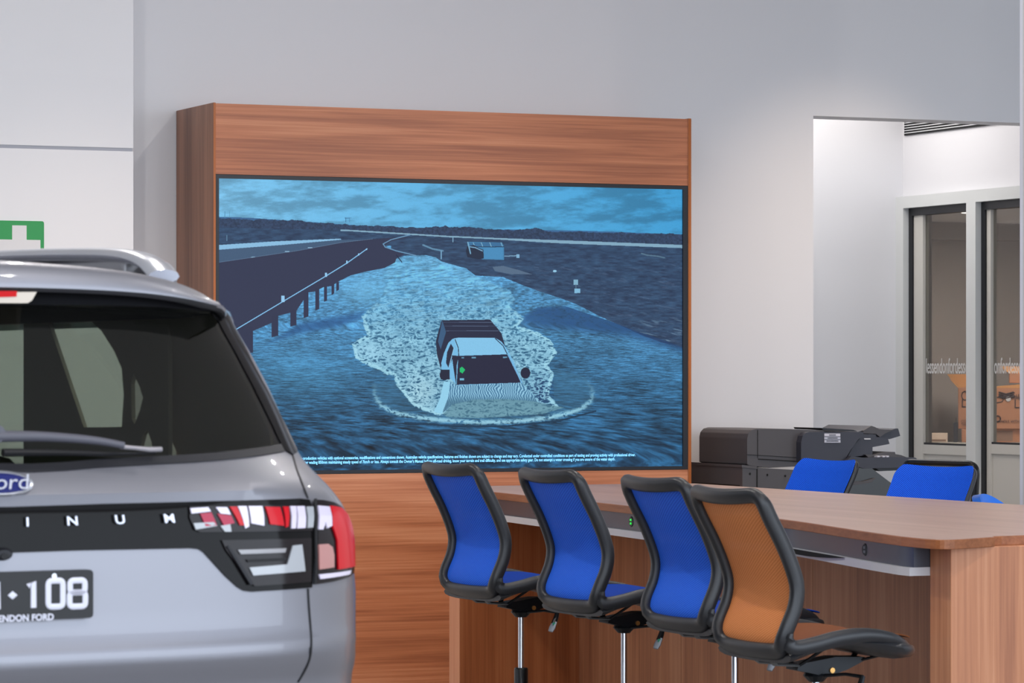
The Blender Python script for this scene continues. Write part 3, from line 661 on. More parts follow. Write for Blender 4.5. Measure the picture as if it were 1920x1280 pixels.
    I *= (0.97+0.06*rng.random(X.shape))[..., None]
    return np.clip(I/255.0, 0, 1)
pic = screen_picture()
img = bpy.data.images.new('screen_content', pic.shape[1], pic.shape[0]); buf = np.ones(pic.shape[:2]+(4,), np.float32); buf[..., :3] = pic
img.pixels.foreach_set(buf.ravel()); img.update(); img.pack()
ms, n, l, p = new_mat('screen_light')
ti = n.new('ShaderNodeTexImage'); ti.image = img; ti.extension = 'EXTEND'; l.new(ti.outputs['Color'], p.inputs['Emission Color'])
p.inputs['Emission Strength'].default_value = 0.93; p.inputs['Base Color'].default_value = (0.012, 0.012, 0.015, 1); p.inputs['Roughness'].default_value = 0.45; p.inputs['Specular IOR Level'].default_value = 0.08
m = MB(); m.add([(pu0-A, 0.0115, pz0-zb), (pu1-A, 0.0115, pz0-zb), (pu1-A, 0.0115, pz1-zb), (pu0-A, 0.0115, pz1-zb)], [(0, 1, 2, 3)])
o = m.build('screen_picture', ms, scr); uvl = o.data.uv_layers.new(name='uv')
for lp in o.data.loops:
    co = o.data.vertices[lp.vertex_index].co; uvl.data[lp.index].uv = ((co.x-(pu0-A))/(pu1-pu0), (co.z-(pz0-zb))/(pz1-pz0))
plain('caption_light', (120, 200, 250), 0.5, emit=(128, 204, 250), estr=0.95)
cap = MB()
for body, xe, ye, ys in (('Pre-production vehicles with optional accessories, modifications and conversions shown. Australian vehicle specifications, features and finishes shown are subject to change and may vary. Conducted under controlled conditions as part of testing and proving activity with professional driver.', 1193, 852.5, 861.5),
                     ("In water wading 850mm maintaining steady speed of 7km/h or less. Always consult the Owner's Manual before off-road driving, know your terrain and trail difficulty, and use appropriate safety gear. Do not attempt a water crossing if you are unsure of the water depth.", 1155, 860.5, 869.5)):
    a, f = text_mesh(body, 0.0205, 0.0, bold=0.0005, ax='LEFT')
    x0u, z0u = on_v(560, ys, VC); x1u, _ = on_v(xe, ye, VC); z1u = on_v(1100, ye+1.2, VC)[1]; wx = max(q[0] for q in a)
    zl = on_v(xe, ye, VC)[1]; k = (x1u-x0u)/wx
    cap.add([(x0u-A+q[0]*k, 0.0098, zl-zb+q[1]) for q in a], f)
cap.build('caption_text', 'caption_light', scr)

# ------------------------------------------------------------------ the long bar table
ZT = 1.05
edge_px = [(855, 914.5), (905, 920.5), (941, 924), (1015, 932), (1119, 942), (1210, 952), (1314, 962), (1436, 971), (1492, 977), (1617, 996), (1690, 1006)]
left = [on_z(x, y, ZT) for x, y in edge_px]
left = catmull(left, 5)
near = [on_z(1745, 1011, ZT), on_z(1790, 1011.5, ZT), on_z(1860, 1007, ZT), on_z(1920, 1003.5, ZT)]
UFAR = 7.27
near = catmull([left[-1]]+near+[(UFAR-0.3, near[-1][1]-0.005)], 5)[1:]
outline = left + near + [(UFAR-0.06, near[-1][1]+0.02), (UFAR, near[-1][1]+0.12), (UFAR, 14.40), (UFAR-0.08, 14.48), (6.02, 14.48), (5.95, 14.44)]
TU, TV = 6.4, 11.9
tb = room('bar_table', TU, TV, label='long walnut laminate bar table with wavy edge and built in power channel', cat='table')
loc = lambda pts: [(p[0]-TU, p[1]-TV) for p in pts]
def slab(poly, z0, z1, r):
    bm = bmesh.new(); vs = [bm.verts.new((p[0], p[1], z0)) for p in poly]; f = bm.faces.new(vs)
    if f.normal.z > 0: f.normal_flip()
    ex = bmesh.ops.extrude_face_region(bm, geom=[f]); tv = [q for q in ex['geom'] if isinstance(q, bmesh.types.BMVert)]
    for q in tv: q.co.z = z1
    bmesh.ops.recalc_face_normals(bm, faces=bm.faces)
    rim = [e for e in bm.edges if abs(e.verts[0].co.z-e.verts[1].co.z) < 1e-6]
    if r > 0: bmesh.ops.bevel(bm, geom=rim, offset=r, segments=2, profile=0.5, affect='EDGES')
    m = MB(); m.addbm(bm); return m
slab(loc(outline), ZT-0.030, ZT, 0.002).build('tabletop', 'walnut_top_edge', tb)
ins = []
OL = loc(outline)
def inset(poly, d):
    out = []; n = len(poly)
    ar = sum(poly[i][0]*poly[(i+1) % n][1]-poly[(i+1) % n][0]*poly[i][1] for i in range(n)); sg = 1 if ar > 0 else -1
    for i in range(n):
        a = Vector(poly[i-1]); b = Vector(poly[(i+1) % n]); t = (b-a).normalized(); out.append((poly[i][0]-sg*t.y*d, poly[i][1]+sg*t.x*d))
    return out
slab(inset(OL, 0.003), ZT, ZT+0.0012, 0.0).build('laminate_surface', 'walnut_top', tb)
# near end block
un, vn = at_d(1783, 10.80)
m = MB(); m.box(un-TU, 7.18-TU, vn-TV, vn+0.13-TV, 0, ZT-0.030, 0.003); m.build('end_block', 'walnut_table_up', tb)
ue, ve_ = on_v(862, 1100, 14.29)[0], 14.29
m = MB(); m.box(ue-TU+0.0005, 7.18-TU, ve_-TV, ve_+0.12-TV, 0, ZT-0.030, 0.002); m.build('end_panel', 'walnut_table_dark', tb)
m = MB(); m.box(ue-TU-0.0015, ue-TU+0.0005, ve_-TV+0.001, ve_+0.119-TV, 0, ZT-0.031); m.build('end_panel_lit_edge', 'walnut_panel_lit', tb)  # paler wood colour carries the light falling on this side
us = 6.61
cuts = [on_u(x, 1150, us)[0] for x in (1088, 1277, 1393, 1524, 1700)]
cuts = [ve_] + cuts[1:4] + [vn+0.13]
for a, b in zip(cuts[:-1], cuts[1:]):
    m = MB(); m.box(us-TU, us-TU+0.02, b+0.0015-TV, a-0.0015-TV, 0, ZT-0.035); m.build('spine_panel', 'walnut_table_up', tb)
# power channel that follows the wavy edge
chl = [(p[0]+0.035, p[1]) for p in left if p[1] < ve_-0.03 and p[1] > vn+0.14]
chl = [(chl[0][0]+0.0, ve_-0.001)] + chl + [(chl[-1][0]-0.0, vn+0.131)]
def strip(du0, du1, z0, z1):
    m = MB(); n = len(chl); vs = []
    for q in chl:
        for a, b in ((du0, z0), (du1, z0), (du1, z1), (du0, z1)): vs.append((q[0]+a-TU, q[1]-TV, b))
    fs = []
    for i in range(n-1):
        for j in range(4): fs.append((i*4+j, i*4+(j+1) % 4, (i+1)*4+(j+1) % 4, (i+1)*4+j))
    fs += [(0, 1, 2, 3), ((n-1)*4+3, (n-1)*4+2, (n-1)*4+1, (n-1)*4)]
    m.add(vs, fs); return m
strip(0.0, 0.30, ZT-0.099, ZT-0.030).build('power_channel', 'channel_metal', tb, smooth=True, angle=50)
strip(-0.016, 0.30, ZT-0.126, ZT-0.099).build('channel_lip', 'lip_white', tb, smooth=True, angle=50)
def on_channel(x, y):           # point on the channel face seen at a pixel column
    best = None
    for (a, b) in zip(chl[:-1], chl[1:]):
        pa = 960+F*(a[0]*c_-a[1]*s_)/(a[0]*s_+a[1]*c_); pb = 960+F*(b[0]*c_-b[1]*s_)/(b[0]*s_+b[1]*c_)
        if min(pa, pb) <= x <= max(pa, pb): t = (x-pa)/(pb-pa); best = (a[0]+(b[0]-a[0])*t, a[1]+(b[1]-a[1])*t)
    return best
for x, lit in ((1005, True), (1184.5, True), (1623, False)):
    q = on_channel(x, 0)
    if not q: continue
    zc_ = ZT-0.064; m = MB()
    n = 18; m.add([(q[0]-TU-0.001, q[1]-TV+0.021*math.cos(2*math.pi*k/n), zc_+0.021*math.sin(2*math.pi*k/n)) for k in range(n)] +
                  [(q[0]-TU-0.004, q[1]-TV+0.018*math.cos(2*math.pi*k/n), zc_+0.018*math.sin(2*math.pi*k/n)) for k in range(n)],
                  [tuple(range(n, 2*n))]+[(k, (k+1) % n, (k+1) % n+n, k+n) for k in range(n)])
    o = m.build('power_outlet', 'outlet_black', tb)
    for dz in (0.007, -0.007):
        m = MB(); m.box(q[0]-TU-0.006, q[0]-TU-0.003, q[1]-TV-0.006, q[1]-TV+0.006, zc_+dz-0.004, zc_+dz+0.004, 0.001)
        m.build('indicator_light', 'led_green' if lit else 'stool_metal_grey', o)
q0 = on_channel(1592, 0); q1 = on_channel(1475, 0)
if q0 and q1:                   # dark lens shaped patch that paints shade onto the lip
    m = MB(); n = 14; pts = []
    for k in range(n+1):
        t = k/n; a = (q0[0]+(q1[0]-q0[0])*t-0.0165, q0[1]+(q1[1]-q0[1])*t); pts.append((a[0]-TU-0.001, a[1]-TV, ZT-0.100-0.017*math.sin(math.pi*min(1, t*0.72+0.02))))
    top = [(p[0], p[1], ZT-0.0995) for p in pts]; m.add(pts+top, [(i, i+1, i+n+2, i+n+1) for i in range(n)]); m.build('lip_shade', 'hole_and_shade_black', tb, solid=0.003)

# ------------------------------------------------------------------ stools
PROF = catmull([(-0.300, 1.218), (-0.268, 1.150), (-0.222, 1.065), (-0.188, 0.985), (-0.176, 0.930), (-0.186, 0.872), (-0.212, 0.815), (-0.222, 0.778), (-0.208, 0.752)], 8)
pl = [0.0]
for a, b in zip(PROF[:-1], PROF[1:]): pl.append(pl[-1]+math.hypot(a[0]-b[0], a[1]-b[1]))
PL = pl[-1]
def prof(p, y=0.0):             # arc length from the top, lateral -> point and surface normal (towards the sitter)
    p = min(max(p, 0), PL); i = max(k for k in range(len(pl)) if pl[k] <= p+1e-9); i = min(i, len(pl)-2)
    t = (p-pl[i])/(pl[i+1]-pl[i]); a, b = PROF[i], PROF[i+1]; d = Vector((b[0]-a[0], 0, b[1]-a[1])).normalized()
    nrm = Vector((-d.z, 0, d.x)); x = a[0]+(b[0]-a[0])*t; z = a[1]+(b[1]-a[1])*t
    bow = -0.035*(1-(y/0.235)**2)*(1-0.5*p/PL)
    return Vector((x+bow*abs(nrm.x), y, z+bow*nrm.z)), nrm, d
HWT = 0.204
def back_frame(wrap=False):
    corners = [(-HWT, 0.0), (HWT, 0.0), (HWT, PL-0.0), (-HWT, PL-0.0)]
    path = round_poly(corners, [0.045, 0.045, 0.075, 0.075], 7)
    # densify
    pts = []; n = len(path)
    for i in range(n):
        a, b = Vector(path[i]), Vector(path[(i+1) % n]); k = max(1, int((b-a).length/0.022))
        for j in range(k): pts.append(a+(b-a)*(j/k))
    m = MB(); n = len(pts); seg = 10; vs = []
    for i, q in enumerate(pts):
        a, b = pts[i-1], pts[(i+1) % n]; t2 = (b-a).normalized(); nn2 = Vector((t2.y, -t2.x))
        P0, nrm, d = prof(q.y, q.x); lat = Vector((0, 1, 0))
        side = lat*nn2.x + d*nn2.y
        topness = max(0, 1-q.y/0.04); botness = max(0, 1-(PL-q.y)/0.05)
        hw = 0.017+0.007*topness+0.010*botness; th = 0.023-0.006*topness-0.004*botness
        if wrap: hw, th = 0.017, 0.015
        for j in range(seg):
            an = 2*math.pi*j/seg; ca, sa = math.cos(an), math.sin(an)
            ca = math.copysign(abs(ca)**0.7, ca); sa = math.copysign(abs(sa)**0.7, sa)
            vs.append(P0 + side*hw*ca + nrm*th*sa)
    fs = [(i*seg+j, i*seg+(j+1) % seg, ((i+1) % n)*seg+(j+1) % seg, ((i+1) % n)*seg+j) for i in range(n) for j in range(seg)]
    m.add(vs, fs); return m
def back_mesh(wrap=False):
    m = MB(); off = 0.017 if wrap else 0.004; hw = HWT+0.019 if wrap else HWT-0.008
    def P(a, b):
        y = (a*2-1)*hw; p = (-0.0 if wrap else 0.004)+b*(PL-0.012)
        if wrap:
            r = 0.05; ex = max(0, abs(y)-(hw-r)); ey = max(0, r-p)
            if ex > 0 and ey > 0 and math.hypot(ex, ey) > r: k = r/math.hypot(ex, ey); y = math.copysign(hw-r+ex*k, y); p = r-ey*k
            if p < 0.004: p = 0.004
        q, nrm, d = prof(p, y)
        if wrap: return q+nrm*(off-0.016*max(0, 1-p/0.03))+Vector((0, 0, 0.022*max(0, 1-p/0.03)))
        return q+nrm*off
    m.grid(P, 20, 30); return m
SEAT = catmull([(-0.205, 0.752), (-0.12, 0.778), (0.0, 0.794), (0.10, 0.795), (0.19, 0.783), (0.25, 0.765), (0.285, 0.744)], 6)
def seat_pt(x):
    for a, b in zip(SEAT[:-1], SEAT[1:]):
        if a[0] <= x <= b[0]: return a[1]+(b[1]-a[1])*(x-a[0])/(b[0]-a[0])
    return SEAT[-1][1] if x > 0 else SEAT[0][1]
def seat_half(x):
    if x < 0.10: return 0.225
    t = min(1.0, (x-0.10)/0.19); return 0.225*math.sqrt(max(0.03, 1-t**3.2))
def seat_frame():
    m = MB(); xs = [-0.215+0.5*k/30 for k in range(31)]; vs = []; seg = 16
    for x in xs:
        hw = seat_half(x); zc = seat_pt(x); th = 0.020+0.018*max(0, min(1, (x+0.05)/0.2))*(1-max(0, (x-0.2)/0.1)) if x < 0.285 else 0.01
        th = max(0.006, th)
        if x < -0.1: th = 0.022
        for j in range(seg):
            an = 2*math.pi*j/seg; ca, sa = math.cos(an), math.sin(an); yy = math.copysign(abs(ca)**0.6, ca)*hw
            dish = -0.030*(1-(yy/max(hw, 0.01))**2)
            vs.append((x, yy, zc-th+th*math.copysign(abs(sa)**0.8, sa)+(dish if sa > 0 else 0.0)))
    n = len(xs); fs = [(i*seg+j, i*seg+(j+1) % seg, (i+1)*seg+(j+1) % seg, (i+1)*seg+j) for i in range(n-1) for j in range(seg)]
    fs += [tuple(range(seg)), tuple((n-1)*seg+j for j in range(seg-1, -1, -1))]
    m.add(vs, fs); return m
def seat_mesh():
    m = MB()
    def P(a, b):
        x = -0.185+a*0.405; hw = seat_half(x)-0.016; y = (b*2-1)*hw
        return (x, y, seat_pt(x)+0.003-0.022*(1-(2*b-1)**2)*(1-abs(2*a-1)**4))
    m.grid(P, 20, 14); return m
def make_stool(fabric, seatfab, wrap=False, dz=0.0):
    r = empty('drafting_stool', (0, 0, 0))
    back_frame(wrap).build('back_frame', 'stool_plastic', r, smooth=True, angle=60)
    back_mesh(wrap).build('back_mesh', fabric, r, smooth=True, solid=0.003)
    seat_frame().build('seat_frame', 'stool_plastic', r, smooth=True, angle=60)
    seat_mesh().build('seat_mesh', seatfab, r, smooth=True, solid=0.004)
    for y in (-1, 1):
        pa = catmull([(-0.214, y*0.205, 0.80), (-0.212, y*0.210, 0.772), (-0.190, y*0.214, 0.760), (-0.13, y*0.218, 0.768), (-0.05, y*0.220, 0.784), (0.05, y*0.220, 0.791), (0.14, y*0.212, 0.778), (0.21, y*0.178, 0.753), (0.262, y*0.11, 0.734)], 5)
        n_ = len(pa); m = MB(); m.tube(pa, [0.024+0.003*math.sin(math.pi*k/(n_-1)) - 0.018*max(0, (k/(n_-1)-0.55)/0.45) for k in range(n_)], 10, (0.62, 0.92)); m.build('seat_side_rail', 'stool_plastic', r, smooth=True)
    # tilt mechanism
    m = MB(); m.prism([(-0.085, 0.676), (-0.03, 0.664), (0.02, 0.652), (0.09, 0.672), (0.155, 0.700), (0.150, 0.708), (0.05, 0.712), (-0.08, 0.694)], -0.035, 0.035, 'y'); mech = m.build('tilt_mechanism', 'stool_metal_dark', r)
    m = MB(); m.lathe([(0.022, 0.636), (0.040, 0.655), (0.030, 0.672)], seg=16); m.build('cylinder_collar', 'stool_metal_dark', r)
    for y in (-0.03, 0.03):
        m = MB(); m.tube([(-0.215, y*2.6, 0.735), (-0.170, y*1.6, 0.698), (-0.08, y, 0.690)], [0.013, 0.012, 0.010], 6, (1, 0.45)); m.build('support_arm', 'stool_metal_grey', r)
        m = MB(); m.tube([(-0.075, y, 0.690), (-0.02, y*3.0, 0.745)], 0.010, 6, (1, 0.5)); m.build('support_arm', 'stool_metal_dark', r)
        m = MB(); m.tube([(0.145, y, 0.700), (0.20, y*3.0, 0.722)], 0.010, 6, (1, 0.5)); m.build('support_arm', 'stool_metal_dark', r)
    m = MB(); m.tube([(0.035, -0.040, 0.672), (0.035, -0.034, 0.672)], 0.0085, 10); m.build('bolt', 'brass', r)
    m = MB(); m.tube([(0.0, -0.02, 0.655), (0.045, -0.10, 0.665), (0.072, -0.155, 0.660)], [0.006, 0.005, 0.006], 7)
    m.tube([(0.072, -0.155, 0.662), (0.062, -0.160, 0.640), (0.050, -0.165, 0.618)], [0.008, 0.010, 0.011], 8); lv = m.build('height_lever', 'stool_metal_dark', r, smooth=True)
    m = MB(); m.tube([(0.054, -0.164, 0.626), (0.042, -0.166, 0.604), (0.034, -0.167, 0.590)], [0.011, 0.014, 0.011], 8, (1.2, 0.6)); m.build('paddle', 'lever_grey', lv, smooth=True)
    m = MB(); m.box(0.040, 0.052, -0.176, -0.172, 0.612, 0.624, 0.001); m.build('paddle_mark', 'lever_mark', lv)
    m = MB(); m.lathe([(0.0115, 0.42), (0.0115, 0.645)], seg=20); m.build('gas_lift', 'chrome', r, smooth=True)
    m = MB(); m.lathe([(0.024, 0.06), (0.027, 0.10), (0.027, 0.437), (0.024, 0.442)], seg=20); m.build('column', 'copier_black', r, smooth=True)
    m = MB(); m.tube([(0.20*math.cos(a), 0.20*math.sin(a), 0.22) for a in [2*math.pi*k/28 for k in range(28)]], 0.011, 8, closed=True)
    for k in range(4): a = math.pi/4+k*math.pi/2; m.tube([(0.02*math.cos(a), 0.02*math.sin(a), 0.22), (0.2*math.cos(a), 0.2*math.sin(a), 0.22)], 0.008, 6)
    m.build('foot_ring', 'chrome', r, smooth=True)
    for k in range(5):
        a = 2*math.pi*k/5+0.3; m = MB(); m.tube([(0.02*math.cos(a), 0.02*math.sin(a), 0.085), (0.16*math.cos(a), 0.16*math.sin(a), 0.07), (0.30*math.cos(a), 0.30*math.sin(a), 0.04)], [0.026, 0.022, 0.014], 8)
        g = m.build('leg', 'stool_plastic', r, smooth=True)
        m = MB(); m.lathe([(0.022, 0.0), (0.022, 0.012), (0.010, 0.035)], 0.29*math.cos(a), 0.29*math.sin(a), 12); m.build('glide', 'copier_black', g)
    if dz:
        for k in r.children:
            if k.name.split('.')[0] not in ('leg', 'foot_ring', 'column'): k.location.z += dz
    return r
def copy_tree(o, parent=None):
    c = o.copy(); C.objects.link(c); c.parent = parent
    for ch in list(o.children): copy_tree(ch, c)
    return c
def kids(o, name): return [k for k in o.children if k.name.split('.')[0] == name]
GS = 'drafting stools along the left side of the bar table'
blue = make_stool('mesh_blue', 'seat_blue'); orange = make_stool('mesh_orange', 'seat_orange'); far = make_stool('mesh_blue_front', 'seat_blue', True, dz=-0.055)
near_spots = [(977, 13.10, 29.5, 'blue mesh stool at the far end of the row, nearest the screen', blue),
              (1170, 12.30, 28.0, 'blue mesh stool second from the screen, between two other blue ones', None),
              (1378, 11.40, 26.5, 'blue mesh stool partly hidden behind the orange mesh stool', None),
              (1530, 10.35, 25.0, 'orange mesh stool with dark frame, pulled out nearest the table end', orange)]
for x, d, a, lab, o in near_spots:
    o = o or copy_tree(blue)
    u, v = at_d(x, d); o.location = W(u, v, 0); o.rotation_euler = (0, 0, math.radians(a)); tag(o, lab, 'stool', GS)
GF = 'drafting stools along the far side of the bar table'
for x, d, a, lab, o in [(1456, 15.65, 180+32.0, 'blue fabric stool across the table, in front of the copier', far),
                        (1671, 14.55, 180+42.0, 'blue fabric stool across the table, right of the copier', None)]:
    o = o or copy_tree(far)
    u, v = at_d(x, d); o.location = W(u, v, 0); o.rotation_euler = (0, 0, math.radians(a)); tag(o, lab, 'stool', GF)

# dark framed mesh chair standing behind the blue stool
def frame_chair():
    r = empty('mesh_chair', (0, 0, 0), 0, label='black framed mesh back chair behind the right blue fabric stool', cat='chair')
    m = MB(); loop = round_poly([(-0.23, 1.13), (0.23, 1.13), (0.22, 0.62), (-0.22, 0.62)], [0.05, 0.05, 0.06, 0.06], 6)
    m.tube([(0.02*math.cos(p[0]*6)-0.05*(p[1]-0.6), p[0], p[1]) for p in loop], 0.016, 8, (1, 1.2), closed=True, up=(1, 0, 0)); m.build('back_frame', 'copier_black', r, smooth=True)
    m = MB(); m.grid(lambda a, b: (0.02*math.cos((a*2-1)*0.21*6)-0.05*(b*0.48), (a*2-1)*0.212, 0.63+b*0.485), 8, 8); m.build('back_mesh', 'mesh_grey', r, smooth=True, solid=0.003)
    m = MB(); m.box(0.02, 0.46, -0.23, 0.23, 0.60, 0.66, 0.02); m.build('seat', 'copier_black', r)
    m = MB(); m.tube([(0.22, 0, 0.60), (0.22, 0, 0.07)], 0.025, 12); m.build('column', 'copier_black', r)
    m = MB(); m.lathe([(0.25, 0.0), (0.25, 0.015), (0.04, 0.08)], 0.22, 0, 20); m.build('base', 'copier_black', r)
    return r
fc = frame_chair(); u, v = at_d(1757, 16.0); fc.location = W(u, v, 0.02); fc.rotation_euler = (0, 0, math.radians(-141))
for k in fc.children:
    if k.name.startswith('base'): k.location = (0, 0, -0.02)
# moulded shell stools, only their top edges show above the table
def shell_stool(x, d, turn, lab):
    u, v = at_d(x, d); r = empty('shell_stool', W(u, v, 0), math.radians(turn), label=lab, cat='stool', group='moulded shell stools behind the table')
    def P(a, b, off=0.0):
        y = (a*2-1)*0.19; t = b; z = 0.70+0.352*t-0.10*(abs(2*a-1)**2.2)*t; xx = -0.17-0.06*t+0.10*(2*a-1)**2
        if t < 0.3: xx += (0.3-t)*0.5
        return (xx+off, y, z)
    m = MB(); m.grid(lambda a, b: P(a, b), 16, 12); m.build('shell', 'blue_shell', r, smooth=True, solid=0.035)
    m = MB(); m.grid(lambda a, b: P(0.12+a*0.76, 0.02+b*0.84, 0.004), 16, 12); m.build('inner_pad', 'orange_shell', r, smooth=True, solid=-0.004)
    m = MB(); m.prism(round_poly([(-0.14, -0.19), (0.2, -0.18), (0.2, 0.18), (-0.14, 0.19)], 0.06), 0.68, 0.72, 'z'); m.build('seat', 'blue_shell', r)
    for sx_ in (-1, 1):
        for sy_ in (-1, 1):
            m = MB(); m.tube([(sx_*0.12, sy_*0.13, 0.70), (sx_*0.2, sy_*0.2, 0.0)], 0.012, 8); m.build('leg', 'chrome', r)
    return r
ss = shell_stool(1938, 14.6, -28, 'blue moulded stool with orange inner pad just behind the table edge')
s2 = shell_stool(2000, 13.95, 205, 'blue moulded stool at the right edge beside the white column')

# ------------------------------------------------------------------ copier
VP = 15.15
cp = room('office_copier', on_v(1550, 880, VP)[0], VP+0.0, label='large black and grey office copier behind the bar table', cat='copier')
CU = on_v(1550, 880, VP)[0]
def outl(pts, v): return [(q[0]-CU, q[1]) for q in [on_v(x, y, v) for x, y in pts]]
def sol(name, pts, v0, v1, mat, r=0.0, bev=0.0, parent=None):
    po = outl(pts, v0)
    if r: po = round_poly(po, r)
    m = MB(); m.prism(po, v0-VP, v1-VP, 'y'); return m.build(name, mat, parent or cp)
# lower body down to the floor
zlow = 0.0
po = outl([(1392, 874), (1620, 886), (1690, 925)], VP)
m = MB(); m.box(outl([(1392, 900)], VP)[0][0], outl([(1600, 900)], VP)[0][0], 0.02, 0.60, 0.0, po[0][1]-0.085, 0.01); m.build('cabinet_body', 'copier_black', cp)
sol('upper_body', [(1392, 874), (1420, 876.5), (1620, 888), (1620, 925), (1392, 912)], VP, VP+0.6, 'copier_grey', 0.004)
sol('body_cap', [(1391, 871), (1419, 874), (1420, 879), (1391, 876)], VP-0.004, VP+0.6, 'copier_grey')
sol('body_joint', [(1419, 875), (1420.5, 875), (1420.5, 913), (1419, 913)], VP-0.003, VP-0.0, 'hole_and_shade_black')
for x, y in ((1406, 888), (1438.5, 890), (1472, 892)):
    p_ = outl([(x, y)], VP)[0]; m = MB(); m.prism([(p_[0]+0.004*math.cos(k*0.7), p_[1]+0.006*math.sin(k*0.7)) for k in range(9)], -0.004, 0.0, 'y'); m.build('screw_hole', 'hole_and_shade_black', cp)
sol('document_feeder', [(1401, 870), (1401, 822), (1403, 813), (1409, 806), (1418, 803.5), (1480, 804), (1545, 807), (1545, 866), (1505, 866), (1500, 874), (1440, 877), (1405, 872)], VP+0.02, VP+0.55, 'copier_grey', 0.004)
sol('feeder_slot', [(1422, 859.5), (1505, 864.5), (1505, 866), (1422, 861)], VP+0.016, VP+0.021, 'hole_and_shade_black')
sol('feeder_lower_line', [(1401, 851.5), (1500, 857.5), (1500, 858.3), (1401, 852.3)], VP+0.017, VP+0.021, 'hole_and_shade_black')
sol('feeder_joint', [(1420.6, 806), (1421.2, 806), (1421.2, 858), (1420.6, 858)], VP+0.017, VP+0.021, 'hole_and_shade_black')
sol('side_cover', [(1502, 862), (1502, 829), (1505, 817), (1511, 811), (1517, 809.5), (1618.5, 809.5), (1619, 816), (1609, 824), (1596, 842), (1586, 858), (1584, 866), (1502, 866)], VP-0.03, VP+0.5, 'copier_dark', 0.003)
lb = sol('label_sticker', [(1546, 812.5), (1575.5, 812.5), (1576, 829.5), (1546, 829.5)], VP-0.034, VP-0.03, 'label_white')
sol('label_rule', [(1546, 817.6), (1576, 817.6), (1576, 818.6), (1546, 818.6)], VP-0.036, VP-0.034, 'copier_dark', parent=lb)
sol('label_rule', [(1546, 823.2), (1576, 823.2), (1576, 824.2), (1546, 824.2)], VP-0.036, VP-0.034, 'copier_dark', parent=lb)
for y, x0, x1 in ((815.2, 1555, 1568), (821, 1552, 1572), (826.6, 1550, 1573)):
    for k in range(int((x1-x0)/1.6)):
        sol('printed_mark', [(x0+k*1.6, y-0.9), (x0+k*1.6+1.0, y-0.9), (x0+k*1.6+1.0, y+0.9), (x0+k*1.6, y+0.9)], VP-0.0355, VP-0.034, 'bezel_black', parent=lb)
sol('top_rail', [(1541, 802), (1543, 805.5), (1600, 808.5), (1608, 808.5), (1600, 805.5)], VP+0.0, VP+0.3, 'bezel_black')
sol('top_cover', [(1608, 809.5), (1619, 806), (1634, 798), (1640, 800), (1648, 804), (1670, 806), (1680, 803), (1684, 803), (1688, 817), (1668, 823), (1648, 820), (1640, 821), (1620, 816)], VP+0.05, VP+0.5, 'copier_dark')
sol('paper_tray_sheet', [(1619, 807), (1634, 798), (1640, 800), (1648, 804.5), (1676, 805.5), (1660, 812), (1650, 819), (1642, 813), (1619, 812)], VP+0.03, VP+0.05, 'copier_grey')
sol('exit_block', [(1619, 814), (1642, 814), (1643, 819), (1665, 822), (1668, 832), (1636, 838), (1636, 852), (1600, 856), (1586, 862), (1600, 836), (1612, 822)], VP-0.01, VP+0.5, 'copier_dark')
sol('white_slot', [(1620, 821.5), (1632, 821.5), (1633, 823.6), (1621, 823.6)], VP-0.014, VP-0.01, 'sign_white')
sol('control_panel', [(1622, 858), (1660, 856), (1716, 857.5), (1719, 859.5), (1719, 873), (1700, 876), (1622, 878), (1600, 873), (1584, 868), (1596, 855)], VP-0.06, VP+0.35, 'copier_dark', 0.003)
sol('panel_underside', [(1640, 876), (1700, 876), (1698, 881), (1650, 883)], VP-0.04, VP+0.3, 'bezel_black')
sol('key_block', [(1622, 852), (1640, 852), (1660, 847), (1678, 847), (1679, 851), (1690, 853), (1700, 857), (1660, 859), (1640, 858), (1628, 857)], VP-0.03, VP+0.2, 'copier_grey')
for x in (1645, 1655, 1662): sol('key', [(x, 854.5), (x+5, 854), (x+5, 856.6), (x, 857)], VP-0.062, VP-0.03, 'label_white')
sol('scanner_neck', [(1590, 868), (1634, 869), (1634, 878), (1590, 876)], VP-0.02, VP+0.3, 'bezel_black')
sol('front_console', [(1584, 877), (1634, 877), (1648, 888), (1672, 906), (1690, 925), (1700, 960), (1560, 960), (1570, 900)], VP-0.05, VP+0.3, 'copier_black', 0.003)
sol('console_ledge', [(1584, 904), (1620, 902), (1642, 896), (1634, 904), (1610, 908), (1584, 909)], VP-0.07, VP-0.05, 'copier_grey')

# ------------------------------------------------------------------ the car, built in its own frame (s right, w forward, z up)
CT = math.radians(29.0); cc, cs = math.cos(CT), math.sin(CT)
CX, CY = (25-960)/F*7.0, 7.0
car = empty('silver_car', (CX, CY, 0), CT, label='silver grey sport utility car seen from behind at the left', cat='car')
B, NS, LEN = 0.60, 3.4, 4.85
def cpx(s, w, z):                        # car frame -> pixel
    X = CX+s*cc-w*cs; Y = CY+s*cs+w*cc; return 960+F*X/Y, 700-F*(z-H)/Y
Z0 = [0.25, 0.35, 0.55, 0.70, 0.80, 0.90, 0.95, 0.975, 0.99, 1.02, 1.06, 1.16, 1.205, 1.285, 1.300, 1.318, 1.335, 1.36, 1.385, 1.42, 1.745, 1.80]
Wz = [0.12, 0.06, -0.02, -0.03, 0.004, 0.008, -0.014, -0.026, -0.020, -0.009, -0.003, 0.004, 0.008, 0.014, 0.012, 0.006, 0.016, 0.038, 0.066, 0.092, 0.345, 0.40]
ZF = np.linspace(0.20, 1.90, 851); _k = np.hanning(15); _k /= _k.sum(); WF = np.convolve(np.pad(np.interp(ZF, Z0, Wz), 7, 'edge'), _k, 'valid')
def w0(z): return float(np.interp(z, ZF, WF))
def wc(x): x = min(abs(x), 0.99999); return B*(1-(1-x**NS)**(1/NS))
